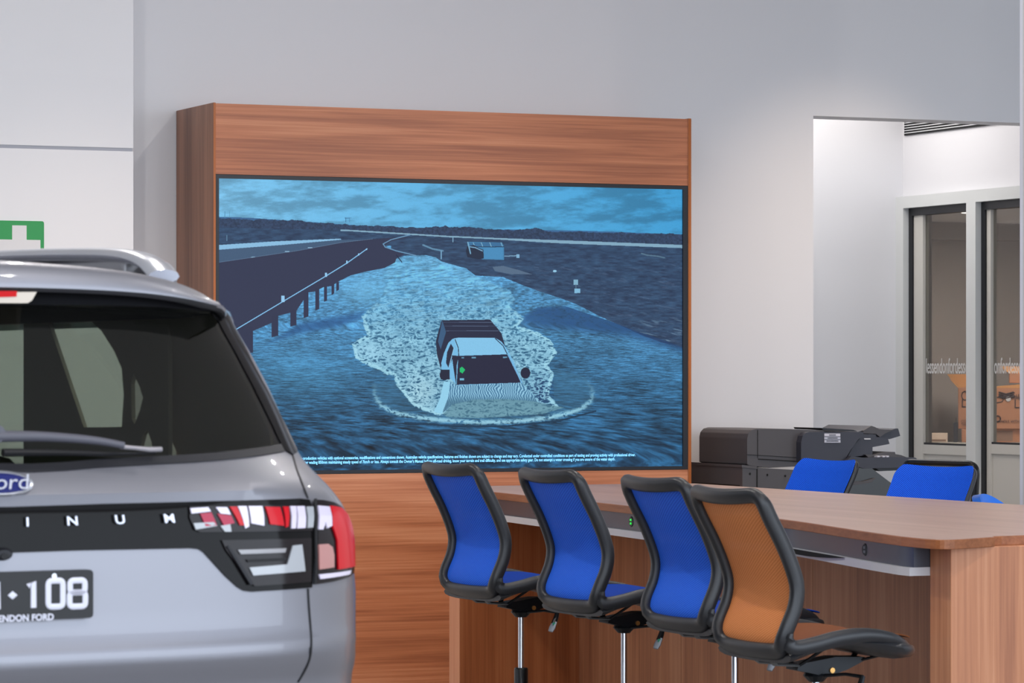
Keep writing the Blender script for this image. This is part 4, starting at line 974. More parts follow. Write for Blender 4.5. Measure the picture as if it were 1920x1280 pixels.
# right hand outline of the car, top to bottom (pixels)
SIL = [(432, 590), (440, 612), (452, 632), (470, 662), (486, 692), (503, 724), (520, 762), (536, 800), (552, 836), (573, 868), (607, 902), (636, 934), (650, 960), (657, 990), (661, 1030), (664, 1075), (667, 1100), (667, 1180), (666, 1220), (672, 1280)]
sy = [p[1] for p in SIL]; sxx = [p[0] for p in SIL]
xsam = np.linspace(0.3, 0.9999, 160)
HWZ = []; HWV = []
for z in np.linspace(0.93, 1.70, 60):
    lo, hi = 0.4, 1.2
    for _ in range(26):
        mid = (lo+hi)/2; best = max((cpx(x*mid, w0(z)+wc(x), z) for x in xsam), key=lambda q: q[0])
        if best[0] > np.interp(best[1], sy, sxx): hi = mid
        else: lo = mid
    HWZ.append(z); HWV.append((lo+hi)/2)
HWV = list(np.convolve(np.pad(HWV, 1, 'edge'), [0.25, 0.5, 0.25], 'valid'))
print('half widths', [(round(a, 2), round(b, 3)) for a, b in zip(HWZ[::8], HWV[::8])])
def hw(z): return float(np.interp(z, [0.25]+HWZ+[1.80], [HWV[0]-0.06]+HWV+[HWV[-1]-0.06]))
# arc length table of the plan outline, normalised on a half width of 0.96
TX, TW = [], []
for x in list(np.linspace(0, 0.8, 60))+list(1-(1-0.8)*np.cos(np.linspace(0, math.pi/2, 80)))[1:] if False else list(np.linspace(0, 0.85, 60))+[1-0.15*(1-t)**2.2 for t in np.linspace(0, 1, 90)][1:]:
    TX.append(min(x, 1.0)); TW.append(wc(x) if x < 0.99999 else B)
TM = [0.0]
for i in range(1, len(TX)): TM.append(TM[-1]+math.hypot((TX[i]-TX[i-1])*0.96, TW[i]-TW[i-1]))
MC = TM[-1]; MS = MC+(LEN-2*B); ME = MS+MC
def P(m, z, off=0.0):                    # m = run along the plan outline from the rear centre, + right
    sg = 1 if m >= 0 else -1; a = abs(m); h = hw(z)
    def base(a):
        if a <= MC: return np.interp(a, TM, TX)*h, w0(z)+np.interp(a, TM, TW)
        if a <= MS: return h, w0(z)+B+(a-MC)*(LEN-2*B-w0(z))/(LEN-2*B) if a > MC else 0
        k = min(ME-a, MC); return np.interp(k, TM, TX)*h, LEN-np.interp(k, TM, TW)
    s, w = base(a); s2, w2 = base(min(a+0.01, ME)); s1, w1 = base(max(a-0.01, 0)); t = Vector((s2-s1, w2-w1)); n = Vector((t.y, -t.x)).normalized() if t.length > 0 else Vector((0, -1))
    if a < 0.01: n = Vector((0, -1))
    return Vector((sg*(s+n.x*off), w+n.y*off, z))
def pick(x, y):                          # pixel -> (m, z) on the car surface
    ax = (x-960)/F; az = -(y-700)/F
    def f(d):
        X = ax*d-CX; Y = d-CY; s = X*cc+Y*cs; w = -X*cs+Y*cc; z = H+az*d; h = hw(z); xr = abs(s)/h
        return w-(w0(z)+(wc(xr) if xr < 1 else 9)), s, z, h
    d = 6.6; prev = f(d)[0]
    while d < 9.0:
        d += 0.01; v = f(d)[0]
        if v > 0: break
    if d >= 9.0:                         # just past the silhouette: nearest approach
        ds = np.arange(6.8, 8.6, 0.01); vals = [f(q)[0] for q in ds]; d = float(ds[int(np.argmax(vals))]); _, s, z, h = f(d)
    else:
        lo, hi = d-0.01, d
        for _ in range(24):
            mi = (lo+hi)/2
            if f(mi)[0] > 0: hi = mi
            else: lo = mi
        _, s, z, h = f((lo+hi)/2)
    xr = min(abs(s)/h, 1.0); m = float(np.interp(xr, TX, TM)); return (math.copysign(m, s), z)
class Pair:                               # a right hand piece and its mirrored twin as two objects
    def __init__(p, mb): p.mb = mb
    def build(p, name, mat, parent=None, **k):
        pr, plf = parent if isinstance(parent, tuple) else (parent, parent)
        a = p.mb.build(name, mat, pr, **k); q = MB(); q.v = [(-x, y, z) for x, y, z in p.mb.v]; q.f = [tuple(reversed(f)) for f in p.mb.f]
        return (a, q.build(name, mat, plf, **k))
def sheet(polys, off, step=0.03, mirror=False):
    if mirror and min(p[0] for q in polys for p in q) > 0.004: return Pair(sheet(polys, off, step, False))
    return sheet1(polys, off, step, mirror)
def sheet1(polys, off, step=0.02, mirror=False):
    step = 0.02          # outline(s) in (m, z) -> fine mesh on the surface
    mb = MB()
    for poly in polys:
        bm = bmesh.new(); f = bm.faces.new([bm.verts.new((p[0], p[1], 0)) for p in poly]); bm.normal_update()
        if f.normal.z < 0: bmesh.ops.reverse_faces(bm, faces=bm.faces)
        xs = [p[0] for p in poly]; zs = [p[1] for p in poly]
        k = math.ceil(min(xs)/step)*step
        while k < max(xs):
            bmesh.ops.bisect_plane(bm, geom=bm.verts[:]+bm.edges[:]+bm.faces[:], plane_co=(k, 0, 0), plane_no=(1, 0, 0)); k += step if (abs(k) < MC+0.05 or abs(k) > MS) else step*6
        zst = 0.02; k = math.ceil(min(zs)/zst)*zst
        while k < max(zs):
            bmesh.ops.bisect_plane(bm, geom=bm.verts[:]+bm.edges[:]+bm.faces[:], plane_co=(0, k+0.0003, 0), plane_no=(0, 1, 0)); k += zst
        bmesh.ops.triangulate(bm, faces=[f_ for f_ in bm.faces if len(f_.verts) > 4])
        bm.verts.index_update(); vs = [P(v.co.x, v.co.y, off) for v in bm.verts]; fs = [tuple(v.index for v in q.verts) for q in bm.faces]; bm.free()
        mb.add(vs, fs)
        if mirror: mb.add([(-q[0], q[1], q[2]) for q in vs], [tuple(reversed(q)) for q in fs])
    return mb
def px(pts): return [pick(x, y) for x, y in pts]
def clampc(pts): return [(max(0.0, m), z) for m, z in pts]
cen = lambda y: (0.0, pick(12, y)[1])

# outlines of the rear window zone (pixels, right half)
glass_bot = [(60, 880), (120, 877), (180, 872), (240, 868.5), (300, 865), (360, 862), (420, 857), (480, 850), (530, 841.5)]
trim_in = [(530, 841.5), (505, 790), (480, 740), (455, 692), (430, 645), (408, 604), (396, 588)]
trim_out = [(546, 851), (554, 847), (552, 838), (535, 803), (512, 758), (490, 716), (468, 674), (447, 632), (430, 600), (422, 586)]
zg0 = cen(879)[1]; zroof = 1.705
gb = px(glass_bot); ti_ = px(trim_in); to_ = px(trim_out)
PE = MC+0.42                               # end of the rear pillar
SW = MC+2.55                               # windscreen pillar
body = [(0, 0.42), (0, zg0)] + gb + [to_[0]] + to_[1:] + [(to_[-1][0]+0.02, zroof), (MC+0.25, zroof), (PE+0.05, 1.16), (ME-0.72, 1.12), (ME, 1.06), (ME, 0.42)]
# wheel arches cut in the lower edge
def arch(wc_, r=0.44): m0 = MC+(wc_-B); return [(m0+r*math.cos(a), 0.42+max(0, r*math.sin(a)*0.98)) for a in np.linspace(0, math.pi, 15)]
body = body + arch(3.75) + arch(0.98)
sheet([body], 0.0, mirror=True).build('body_shell', 'car_silver', car, smooth=True, angle=35, solid=0.004)
lin = [(0, 0.5), (0, zg0-0.01)] + [(m, z-0.012) for m, z in gb] + [(m+0.03, z) for m, z in to_[3:]] + [(MC+0.24, zroof), (PE+0.03, 1.16), (SW+0.3, 1.12), (SW+0.3, 0.5)]
sheet([lin], -0.035, 0.06, mirror=True).build('interior_lining', 'interior_trim', car, smooth=True, solid=0.006)
# window band on the sides: glass and dark pillars
def band(m0, m1, z0=1.15, z1=1.70, lean0=0.0, lean1=0.0): return [(m0, z0), (m1, z0), (m1-lean1, z1), (m0-lean0, z1)]
sheet([band(PE-0.12, PE+0.62, lean0=0.2)], -0.012, 0.06, True).build('side_window', 'side_glass_tint', car, smooth=True)
sheet([band(PE+0.62, PE+1.5)], -0.012, 0.06, True).build('side_window', 'side_glass_tint', car, smooth=True)
sheet([band(PE+1.5, SW+0.42, lean1=0.62)], -0.012, 0.06, True).build('side_window', 'side_glass_tint', car, smooth=True)
for a_ in (PE+0.60, PE+1.47): sheet([[(a_, 1.15), (a_+0.07, 1.15), (a_+0.06, 1.70), (a_, 1.70)]], 0.0, 0.06, True).build('window_pillar', 'gloss_black', car, smooth=True, solid=0.02)
for sg in (-1, 1):
    m = MB(); m.tube([(sg*0.62, 2.60, 1.765), (sg*0.72, 3.05, 1.45), (sg*0.80, 3.45, 1.14)], 0.035, 8); m.build('windscreen_pillar', 'car_silver', car, smooth=True)
# (m, z) of a sight line through the rear window onto the inside of the right flank
def flank(x, y, sp=0.74):
    ax = (x-960)/F; az = -(y-700)/F
    # s = (ax d - CX) cc + (d-CY) cs = sp
    d = (sp+CX*cc+CY*cs)/(ax*cc+cs); w = -(ax*d-CX)*cs+(d-CY)*cc; return w, H+az*d
win1 = [flank(x, y) for x, y in [(88, 596), (120, 595), (165, 597), (190, 620), (214, 658), (228, 690), (232, 740), (228, 800), (157, 801)]]
win2 = [flank(x, y) for x, y in [(250, 700), (262, 725), (268, 745), (262, 770), (252, 795), (247, 785), (246, 720)]]
win3 = [flank(x, y) for x, y in [(276, 805), (284, 828), (286, 840), (262, 840), (268, 815)]]
w_a = flank(20, 700)[0]
def tri_holes(outer, holes):
    bm = bmesh.new(); es = []
    for lp in [outer]+holes:
        vs = [bm.verts.new((p[0], p[1], 0)) for p in lp]
        for i in range(len(vs)): es.append(bm.edges.new((vs[i], vs[(i+1) % len(vs)])))
    bmesh.ops.triangle_fill(bm, use_beauty=True, use_dissolve=False, edges=es)
    bm.verts.index_update(); r = [(v.co.x, v.co.y) for v in bm.verts], [tuple(v.index for v in f.verts) for f in bm.faces]; bm.free(); return r
print('window holes w', [round(p[0], 2) for p in win1], [round(p[1], 2) for p in win1])
outer = [(0.92, 1.10), (flank(44, 760)[0], 1.10), (flank(44, 760)[0], 1.715), (0.92, 1.715)]
v2, f2 = tri_holes(outer, [win1, win2, win3])
m = MB(); m.add([(0.74, w, z) for w, z in v2], f2); m.build('side_trim', 'interior_trim', car, solid=0.01)
m = MB(); m.add([(-0.74, w, z) for w, z in [(0.92, 1.1), (3.0, 1.1), (2.45, 1.715), (0.92, 1.715)]], [(0, 1, 2, 3)]); m.build('side_trim', 'interior_trim', car, solid=0.01)
# rear window and its frame
rg = [(0, zg0)] + gb + ti_ + [(ti_[-1][0]-0.03, 1.745), (0, 1.755)]
sheet([rg], 0.002, mirror=True).build('rear_window', 'rear_glass_tint', car, smooth=True)
frit = [(0, cen(572)[1]), (0, 1.765)] + [(0.55, 1.755)] + px([(396, 584), (380, 582), (300, 574), (200, 571), (100, 570)])
frit = clampc(frit); sheet([frit], 0.006, mirror=True).build('window_frit', 'seam_black', car, smooth=True, solid=0.003)
tr = ti_ + [(ti_[-1][0]+0.0, zroof+0.01), (to_[-1][0]+0.01, zroof+0.01)] + list(reversed(to_))
sheet([tr], 0.005, 0.02, True).build('window_side_trim', 'gloss_black', car, smooth=True, solid=0.004)
bt = [(0, zg0-0.004)] + [(m_, z_-0.004) for m_, z_ in gb] + [(m_, z_+0.012) for m_, z_ in reversed(gb)] + [(0, zg0+0.012)]
sheet([bt], 0.004, 0.03, True).build('window_lower_seal', 'rubber', car, smooth=True, solid=0.003)

# roof with its spoiler
RH = 0.60
def roof_prof(x):
    a = abs(x); zt = 1.812-0.040*a**2-0.035*a**7; zb = 1.746-0.012*a**2-0.022*a**5; e = max(0, (a-0.8)/0.2)
    wsh = 0.06*a**3
    return [(0.37+wsh, zb+0.004), (0.285+wsh, zb), (0.262+wsh, zb+0.008), (0.262+wsh, zb+(zt-zb)*0.30), (0.268+wsh, zb+(zt-zb)*0.55), (0.272+wsh, zt-0.016), (0.285+wsh, zt-0.004), (0.32+wsh, zt+0.0), (0.50+wsh*0.6, zt+0.010), (0.62+wsh*0.6, zt+0.014), (1.0, zt+0.022-0.01*a**4), (1.7, zt+0.026-0.01*a**4), (2.5, zt+0.0), (2.75, zt-0.03)]
def roof_s(x):
    return x*RH
m = MB(); NX = 48; NP = len(roof_prof(0))
vs = []
for i in range(NX+1):
    x = -1+2*i/NX
    for w_, z_ in roof_prof(x): vs.append((roof_s(x)*(1+0.05*min(1, max(0, (w_-0.5)/1.0))), w_, z_))
fs = [(i*NP+j, (i+1)*NP+j, (i+1)*NP+j+1, i*NP+j+1) for i in range(NX) for j in range(NP-1)]
m.add(vs, fs)
# roof sides rolling down to the window line
for sg in (-1, 1):
    rp_ = roof_prof(sg); vs = []
    for k in range(5):
        t = k/4
        for j, (w_, z_) in enumerate(rp_):
            s0 = RH*(1+0.05*min(1, max(0, (w_-0.5)/1.0))); w1 = max(w_, 0.43); s1 = max(float(np.interp(w1-w0(1.69), TW, TX))*hw(1.69)+0.003, s0+0.01)
            vs.append((sg*(s0+(s1-s0)*math.sin(t*math.pi/2)), w_+(w1-w_)*t, z_+(1.688-z_)*(1-math.cos(t*math.pi/2))))
    m.add(vs, [(k*NP+j, (k+1)*NP+j, (k+1)*NP+j+1, k*NP+j+1) for k in range(4) for j in range(NP-1)])
m.build('roof_panel', 'car_silver', car, smooth=True, angle=40, solid=0.004)
m = MB(); m.grid(lambda a, b: ((a*2-1)*0.585, 0.42+b*2.1, 1.722+0.03*math.cos((a*2-1)*1.2)-0.03), 10, 6); m.build('headliner', 'interior_dark', car, smooth=True, solid=0.008)
# bonnet, windscreen and cowl (beyond the frame)
m = MB()
def bonnet(a, b):
    z = 1.10+0.06*(1-b); w_ = 3.1+b*(LEN-0.12-3.1); k = min(1, (LEN-w_)/B); h = hw(1.1)*(1-(1-k)**NS)**(1/NS) if k < 1 else hw(1.1)
    return ((a*2-1)*h, w_, z-0.02*(2*a-1)**2)
m.grid(bonnet, 16, 12); m.build('bonnet', 'car_silver', car, smooth=True, solid=0.004)
m = MB(); m.grid(lambda a, b: ((a*2-1)*(0.60+0.18*b), 2.62+0.85*b, 1.765-0.61*b-0.02*(2*a-1)**2), 8, 8); m.build('windscreen', 'windscreen_tint', car, smooth=True, solid=0.004)
m = MB(); m.prism([(2.62, 1.16), (2.62, 0.9), (3.05, 0.9), (3.1, 1.16)], -0.74, 0.74, 'x'); m.build('dashboard', 'interior_dark', car)
# seats inside
for sx0, w_, zt_, ww in ((-0.62, 1.55, 1.36, 1.24),):
    m = MB(); m.box(sx0, sx0+ww, w_, w_+0.14, 0.62, zt_, 0.05); m.box(sx0, sx0+ww, w_+0.1, w_+0.55, 0.55, 0.75, 0.05); st_ = m.build('rear_bench_seat', 'interior_grey', car, smooth=True)
for s0 in (-0.55, -0.14, 0.27):
    m = MB(); m.box(s0, s0+0.25, 1.56, 1.65, 1.37, 1.50, 0.035); m.build('headrest', 'interior_dark', car, smooth=True)
for s0 in (-0.62, 0.12):
    m = MB(); m.box(s0, s0+0.48, 2.45, 2.6, 0.62, 1.33, 0.05); m.box(s0+0.12, s0+0.36, 2.46, 2.56, 1.34, 1.52, 0.035); m.build('front_seat', 'interior_grey', car, smooth=True)
m = MB(); m.box(-0.70, 0.70, 0.40, 1.5, 0.60, 0.72, 0.02); m.build('cargo_floor', 'interior_dark', car)

# roof rails
for sg in (1, -1):
    m = MB(); pa = catmull([(sg*0.505, 0.40, 1.786), (sg*0.507, 0.47, 1.814), (sg*0.505, 0.58, 1.834), (sg*0.50, 0.80, 1.846), (sg*0.50, 1.3, 1.858), (sg*0.50, 2.0, 1.865), (sg*0.50, 2.35, 1.85), (sg*0.50, 2.5, 1.81)], 6)
    m.tube(pa, [0.022]*len(pa), 12, (1.7, 0.75)); rl = m.build('roof_rail', 'car_chrome', car, smooth=True)
    m = MB(); pa = catmull([(sg*0.548, 0.48, 1.765), (sg*0.556, 0.56, 1.795), (sg*0.560, 0.72, 1.815), (sg*0.556, 1.0, 1.826), (sg*0.548, 2.0, 1.835), (sg*0.548, 2.45, 1.79)], 6)
    m.tube(pa, [0.024]*len(pa), 10, (1.0, 1.3)); m.build('rail_outer_cover', 'rail_grey', rl, smooth=True)
    m = MB(); m.box(min(sg*0.49, sg*0.555), max(sg*0.49, sg*0.555), 0.6, 2.4, 1.78, 1.835, 0.01); m.build('rail_base', 'rail_grey', rl, smooth=True)

# gloss panel, tail lamps
def part_px(name, pts, off, mat, mirror=True, thick=0.004, step=0.02, parent=None):
    return sheet([clampc(px(pts))], off, step, mirror).build(name, mat, parent or car, smooth=True, solid=thick, angle=50)
tg = [(0, cen(950)[1]), (0, cen(1036)[1])] + px([(150, 1031.5), (355, 1027.5), (371, 1029), (380, 1034), (420, 1078), (444, 1100), (456, 1107), (470, 1109), (520, 1106), (583, 1101), (583, 950), (578, 936), (560, 934), (400, 939), (200, 944)])
sheet([tg], 0.004, 0.02, True).build('tailgate_gloss_panel', 'gloss_black', car, smooth=True, solid=0.005, angle=50)
lampo = part_px('tail_lamp', [(588, 936), (603, 937), (622, 941), (636, 949), (648, 965), (655, 985), (659, 1020), (660, 1062), (659, 1074), (648, 1082), (620, 1090), (588, 1095), (588, 960), (586, 946)], 0.006, 'lamp_black')
part_px('lens_and_reflection_red', [(612, 947), (632, 951), (644, 964), (652, 985), (656, 1012), (657.5, 1061), (627, 1067), (626, 1030), (625, 1012), (620, 996), (616, 984)], 0.011, 'lamp_and_reflection_red', parent=lampo)
part_px('lens_and_reflection_clear', [(589, 947), (610, 949), (615, 985), (606, 990), (603, 978), (599, 992), (590, 992)], 0.011, 'lamp_and_reflection_white', parent=lampo)
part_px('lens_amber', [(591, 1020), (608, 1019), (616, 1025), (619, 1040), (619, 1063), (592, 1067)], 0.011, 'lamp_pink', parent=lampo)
part_px('reflector_bar', [(592, 1076), (650, 1068.5), (648, 1076), (594, 1085)], 0.011, 'lamp_and_reflection_white', parent=lampo)
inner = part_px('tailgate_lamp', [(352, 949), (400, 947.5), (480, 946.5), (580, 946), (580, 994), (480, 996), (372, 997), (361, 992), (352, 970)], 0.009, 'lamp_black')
for nm, mt, pts in (('lens_and_reflection_clear', 'lamp_and_reflection_white', [(352, 952), (385, 950), (390, 958), (354, 962)]), ('lens_and_reflection_red', 'reflection_red_soft', [(370, 962), (391, 960), (401, 984), (380, 986)]),
                    ('lens_and_reflection_clear', 'lamp_and_reflection_grey', [(358, 980), (395, 978), (402, 985), (362, 992)]), ('lens_and_reflection_clear', 'lamp_and_reflection_white', [(399, 950), (420, 950), (427, 964), (408, 962)]),
                    ('lens_and_reflection_red', 'reflection_red_soft', [(402, 962), (428, 966), (434, 980), (414, 984)]), ('lens_and_reflection_clear', 'lamp_and_reflection_grey', [(408, 985), (426, 982), (428, 996), (416, 996)]),
                    ('lens_and_reflection_red', 'lamp_and_reflection_red', [(425, 949), (438, 949), (452, 984), (444, 984)]), ('lens_and_reflection_clear', 'lamp_and_reflection_white', [(440, 948), (456, 948), (461, 986), (454, 990)]),
                    ('lens_and_reflection_clear', 'lamp_and_reflection_white', [(460, 948), (485, 948), (489, 985), (465, 980)]), ('lens_and_reflection_red', 'lamp_and_reflection_red', [(491, 949), (518, 950), (526, 985), (500, 982)]),
                    ('lens_and_reflection_red', 'lamp_and_reflection_red', [(524, 949), (534, 949), (534, 986), (529, 988)]), ('lens_and_reflection_clear', 'lamp_and_reflection_white', [(537, 948), (547, 948), (547, 990), (539, 990)]),
                    ('lens_and_reflection_clear', 'lamp_and_reflection_white', [(549, 948), (563, 948), (565, 989), (550, 990)]), ('lens_and_reflection_clear', 'lamp_and_reflection_grey', [(567, 949), (579, 949), (579, 988), (569, 989)])):
    part_px(nm, pts, 0.0125, mt, parent=inner)  # red and white showroom reflections, modelled as coloured pieces on the lamp
lo_ = part_px('lower_tailgate_lamp', [(412, 1012), (578, 1008), (578, 1090), (474, 1098), (462, 1090), (420, 1030)], 0.009, 'lamp_black')
part_px('light_guide', [(462, 1063), (532, 1057), (542, 1022), (559, 1020), (565, 1070), (469, 1078)], 0.0125, 'lamp_and_reflection_grey', parent=lo_)
part_px('lamp_ridge', [(420, 1024), (424, 1022), (470, 1094), (464, 1096)], 0.0125, 'rubber', parent=lo_)
part_px('lamp_ridge', [(440, 1030), (530, 1027), (528, 1035), (446, 1038)], 0.0125, 'rail_grey', parent=lo_)
part_px('lamp_ridge', [(456, 1048), (530, 1045), (529, 1050), (459, 1053)], 0.0125, 'seam_black', parent=lo_)
# panel gaps
def gapline(pts, off=0.0015, wpx=1.3, name='panel_gap', mat='seam_black'):
    L, R = [], []
    pp = catmull(pts, 3)
    for i, q in enumerate(pp):
        a = np.array(pp[max(i-1, 0)]); b = np.array(pp[min(i+1, len(pp)-1)]); t = (b-a)/np.linalg.norm(b-a); n_ = np.array([-t[1], t[0]])*wpx
        L.append((q[0]+n_[0], q[1]+n_[1])); R.append((q[0]-n_[0], q[1]-n_[1]))
    return sheet([clampc(px(L+R[::-1]))], off, 0.03, True).build(name, mat, car, smooth=True, solid=0.002)
gapline([(548, 852), (556, 880), (567, 908), (577, 934)])
gapline([(585, 934), (586, 960), (586.5, 1010), (587, 1060), (585, 1094)], 0.010, 2.2)
gapline([(577, 1103), (579, 1140), (583, 1190), (583, 1215), (580, 1235), (572, 1255), (558, 1279)], wpx=1.6)
# high stop lamp, camera, lettering, badge, plate
def rearpt(x, y, off): m_, z_ = pick(x, y); return P(m_, z_, off)
sh = sheet([[(0, 1.753), (0, 1.722)] + [(q[0], q[1]) for q in px([(52, 568), (60, 562), (68, 547)])]], 0.0, 0.02, True)
def hull(y_off, pts, name, mat, parent=None, depth=0.03):
    """small lamp housing under the spoiler: outline given in (s, z)"""
    m = MB(); m.prism(pts, y_off, y_off+depth, 'y'); return m.build(name, mat, parent or car)
def to_sz(x, y, w_):                     # pixel onto the plane w = const of the car frame
    ax = (x-960)/F; az = -(y-700)/F; d = (w_-CX*cs+CY*cc)/(-ax*cs+cc); return ((ax*d-CX)*cc+(d-CY)*cs, H+az*d)
w_l = 0.262
def sym(pts): r = [to_sz(x, y, w_l) for x, y in pts]; return r+[(-a-0.02, b_) for a, b_ in reversed(r)]
lp = hull(w_l, sym([(20, 547.5), (69, 547), (60, 563), (52, 568), (20, 568)]), 'high_stop_lamp', 'stop_housing', depth=0.10)
hull(w_l-0.004, sym([(5, 545.5), (31, 545.5), (30, 556), (5, 557)]), 'lens', 'stop_red', lp, 0.006)
m = MB(); c0 = rearpt(12, 1038, 0.004)
m.lathe([(0.030, -0.02), (0.030, 0.0), (0.02, 0.012)], seg=20); m.v = [(c0[0]+q[0]*0.75-0.01, c0[1]-q[2], c0[2]+q[1]*0.45) for q in m.v]; cm = m.build('reversing_camera', 'rubber', car, smooth=True)
m = MB(); m.lathe([(0.012, 0.008), (0.012, 0.016)], seg=16); m.v = [(c0[0]+q[0]*0.75-0.01, c0[1]-q[2], c0[2]-0.004+q[1]*0.5) for q in m.v]; m.build('camera_lens', 'seam_black', cm)
def put_text(body, size, x, y, off, sx_=1.0, bold=0.0, ext=0.002, shear=0.0, ry=0.0, spacing=1.0):
    a, f = text_mesh(body, size, ext, bold, shear, sx=sx_, spacing=spacing); m0, z0_ = pick(x, y); out = []
    for q in a: p0 = P(m0+q[0], z0_+q[1], off+q[2]); out.append(p0)
    return out, f
for ch, x, y in (('P', -300, 990), ('L', -215, 988), ('A', -127, 985), ('T', -41, 982), ('I', 47, 978.5), ('N', 131, 976.5), ('U', 220, 974), ('M', 312, 972)):
    lt = MB()
    if x < 0:
        # continue the row evenly beyond the frame
        m1 = pick(131, 976.5)[0]; m2 = pick(47, 978.5)[0]; stp = m1-m2; k = round((47-x)/88); a, f = text_mesh(ch, 0.026, 0.002, 0.0003, sx=1.35)
        z_ = pick(47, 978.5)[1]; lt.add([P(m2-k*stp+q[0], z_+q[1], 0.013+q[2]) for q in a], f)
    else:
        a, f = put_text(ch, 0.026, x, y, 0.013, 1.35, 0.0003); lt.add(a, f)
    lt.build('chrome_letter', 'letter_chrome', car)
# oval badge
mb0, zb0 = pick(-4, 906); zb0 = pick(2, 906)[1]; mb0 = pick(2, 906)[0]-0.004
def oval(rx, rz, off, name, mat, parent):
    m = MB(); n = 40; ring = []
    for rr in (0.0, 0.5, 0.9, 1.0):
        ring.append([P(mb0+rx*rr*math.cos(2*math.pi*k/n), zb0+rz*rr*math.sin(2*math.pi*k/n), off-0.004*(rr > 0.95)) for k in range(n)])
    vs = [q for r_ in ring for q in r_]; m.add(vs, [(i*n+j, i*n+(j+1) % n, (i+1)*n+(j+1) % n, (i+1)*n+j) for i in range(3) for j in range(n)]); return m.build(name, mat, parent, smooth=True, solid=0.003)
bd = oval(0.077, 0.0235, 0.010, 'oval_badge', 'car_chrome', car); oval(0.068, 0.0185, 0.0135, 'badge_field', 'badge_blue', bd)
a, f = text_mesh('Ford', 0.043, 0.0008, 0.0, 0.35, sx=1.35); m = MB(); m.add([P(mb0+q[0]+0.004, zb0+q[1]+0.002, 0.0200+q[2]) for q in a], f); m.build('badge_script', 'letter_chrome', bd)
# number plate (flat, mounted on the tailgate)
pc = (0.0, pick(30, 1115)[1]); pw = w0(pc[1])-0.022
PWd = 0.186; x_r = to_sz(175, 1110, pw)[0]; zt1 = to_sz(172, 1067.5, pw)[1]; zb1 = to_sz(176, 1158, pw)[1]
x_l = x_r-0.372
m = MB(); m.prism(round_poly([(x_l, zb1), (x_r, zb1), (x_r, zt1), (x_l, zt1)], 0.010), pw, pw+0.018, 'y'); pla = m.build('number_plate', 'plate_black', car)
def ptxt(body, size, xpx, ypx, bold, sx_, name, ax='CENTER', spacing=1.0):
    a, f = text_mesh(body, size, 0.0008, bold, ax=ax, sx=sx_, spacing=spacing); p0 = to_sz(xpx, ypx, pw-0.001); return [(p0[0]+q[0], pw-0.001-q[2], p0[1]+q[1]) for q in a], f
m = MB()
def stroke_glyph(ch, cx, cz, w_, h_, t):        # embossed plate characters with round strokes
    L, R_, T_, B_ = cx-w_/2+t, cx+w_/2-t, cz+h_/2-t, cz-h_/2+t; y = pw-0.001
    if ch == '1': paths = [([(cx-0.004, B_), (cx-0.004, T_), (cx-0.016, T_-0.009)], False)]
    elif ch == 'M': paths = [([(L, B_), (L, T_), (cx, cz), (R_, T_), (R_, B_)], False)]
    elif ch == '0': paths = [(round_poly([(L, B_), (R_, B_), (R_, T_), (L, T_)], 0.009, 4), True)]
    elif ch == '8':
        zm = cz+0.002; paths = [(round_poly([(L+0.001, zm), (R_-0.001, zm), (R_-0.001, T_), (L+0.001, T_)], 0.008, 4), True), (round_poly([(L, B_), (R_, B_), (R_, zm), (L, zm)], 0.008, 4), True)]
    for q, cl in paths: m.tube([(a, y, b_) for a, b_ in q], t, 8, (0.35, 1.0) if False else None, closed=cl, up=(0, 1, 0))
for ch, x, y, wpx in (('1', 66, 1114.5, 20), ('0', 104, 1112.5, 38), ('8', 145, 1112, 40), ('M', -22, 1118, 46)):
    p0 = to_sz(x, y, pw); p1 = to_sz(x+wpx/2, y, pw); p2 = to_sz(x-wpx/2, y, pw); h_ = to_sz(x, y-30, pw)[1]-to_sz(x, y+30, pw)[1]
    stroke_glyph(ch, p0[0], p0[1], (p1[0]-p2[0]), h_, 0.0062)
p0 = to_sz(23.5, 1115.5, pw); m.lathe([(0.0105, 0), (0.006, 0.002)], seg=4); m.v[-8:] = [(p0[0]+q[0], pw-q[2]*0.5-0.0005, p0[1]+q[1]*0.8) for q in m.v[-8:]]
m.v = [(q[0], min(max(q[1], pw-0.0025), pw+0.002), q[2]) for q in m.v]
m.build('plate_characters', 'plate_white', pla, smooth=True)
a, f = ptxt('ESSENDON FORD', 0.0185, 101, 1156.5, 0.0005, 1.0, '', ax='RIGHT')
m = MB(); m.add(a, f); m.build('plate_caption', 'plate_white', pla)
m = MB(); p0 = to_sz(101, 1079.5, pw); m.tube([(p0[0], pw-0.003, p0[1]), (p0[0], pw+0.001, p0[1])], 0.0055, 12); m.build('plate_screw', 'chrome', pla)
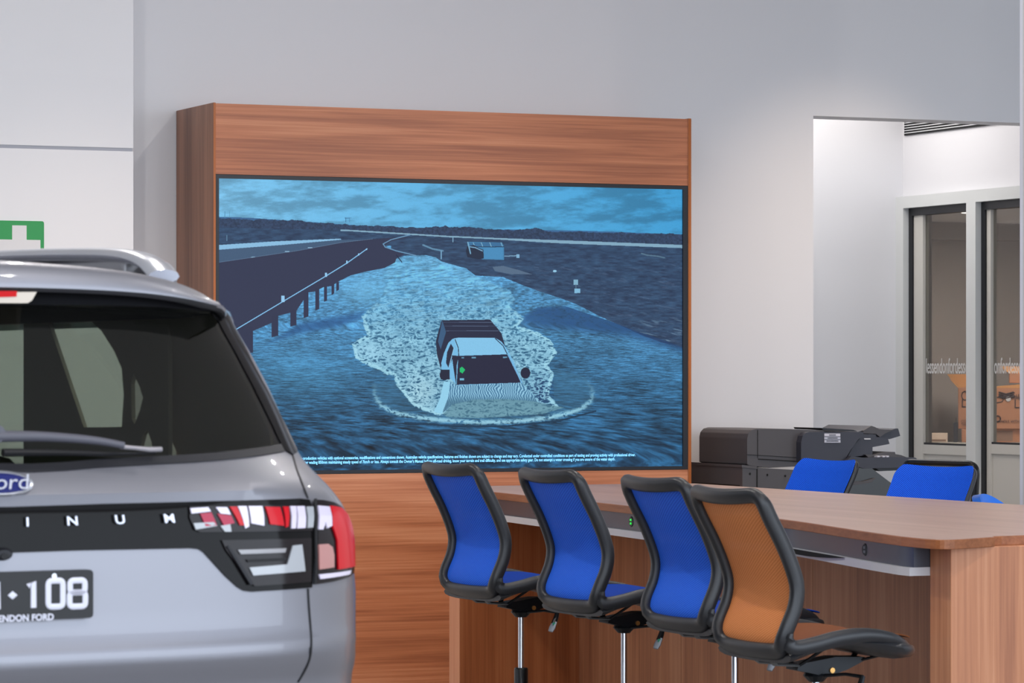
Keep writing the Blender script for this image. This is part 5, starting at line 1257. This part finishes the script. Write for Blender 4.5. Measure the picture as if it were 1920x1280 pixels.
# rear wiper
def wpt(x, y, off): return rearpt(x, y, off)
m = MB(); top = catmull([(-40, 818), (0, 817), (60, 817.5), (120, 821), (170, 826), (215, 834)], 4); pts = [wpt(x, y, 0.045) for x, y in top if x > -60]
m.tube(pts, list(np.linspace(0.0150, 0.0085, len(pts))), 10, (1.0, 0.9)); wp_ = m.build('rear_wiper', 'wiper_plastic', car, smooth=True)
m = MB(); pts = [wpt(x, y, 0.030) for x, y in [(214, 837), (240, 839), (268, 842), (290, 841.5)]]; m.tube(pts, [0.005, 0.0045, 0.0055, 0.0055], 8); m.build('wiper_tip', 'wiper_tip', wp_, smooth=True)
m = MB(); pts = [wpt(x, y, 0.016) for x, y in catmull([(0, 848), (100, 848), (180, 850), (215, 850), (285, 849)], 3)]; m.tube(pts, list(np.linspace(0.011, 0.003, len(pts))), 8, (1.0, 0.8)); m.build('wiper_blade', 'seam_black', wp_, smooth=True)
m = MB(); q = wpt(2, 812, 0.05); m.lathe([(0.018, -0.01), (0.018, 0.01)], seg=16); m.v = [(q[0]+a[0]-0.03, q[1]+a[2], q[2]+a[1]) for a in m.v]; m.build('wiper_hub', 'wiper_plastic', wp_, smooth=True)

# underside, sills, wheels
m = MB(); m.box(-0.80, 0.80, 0.25, LEN-0.25, 0.28, 0.46, 0.03); m.box(-0.66, 0.66, 0.12, 0.30, 0.32, 0.50, 0.02); m.build('underbody', 'seam_black', car)
for sx_ in (-1, 1):
    for wv in (0.98, 3.75):
        xo = sx_*(hw(0.95)-0.15); m = MB()
        pr = [(0.24, -0.12), (0.34, -0.125), (0.385, -0.10), (0.39, 0.0), (0.385, 0.10), (0.34, 0.125), (0.24, 0.12)]
        n = 32; vs = [(xo+b_*1.0, wv+r_*math.cos(2*math.pi*k/n), 0.39+r_*math.sin(2*math.pi*k/n)) for r_, b_ in pr for k in range(n)]
        m.add(vs, [(i*n+j, i*n+(j+1) % n, ((i+1) % 7)*n+(j+1) % n, ((i+1) % 7)*n+j) for i in range(7) for j in range(n)]); wh = m.build('wheel', 'tyre', car, smooth=True)
        m = MB(); vs = []; 
        for k in range(5):
            a = 2*math.pi*k/5; m.tube([(xo+sx_*0.09, wv+0.04*math.cos(a), 0.39+0.04*math.sin(a)), (xo+sx_*0.08, wv+0.24*math.cos(a), 0.39+0.24*math.sin(a))], [0.035, 0.03], 8)
        m.tube([(xo+sx_*0.06, wv+0.24*math.cos(a), 0.39+0.24*math.sin(a)) for a in [2*math.pi*k/24 for k in range(24)]], 0.02, 8, closed=True, up=(1, 0, 0)); m.build('rim', 'car_chrome', wh, smooth=True)
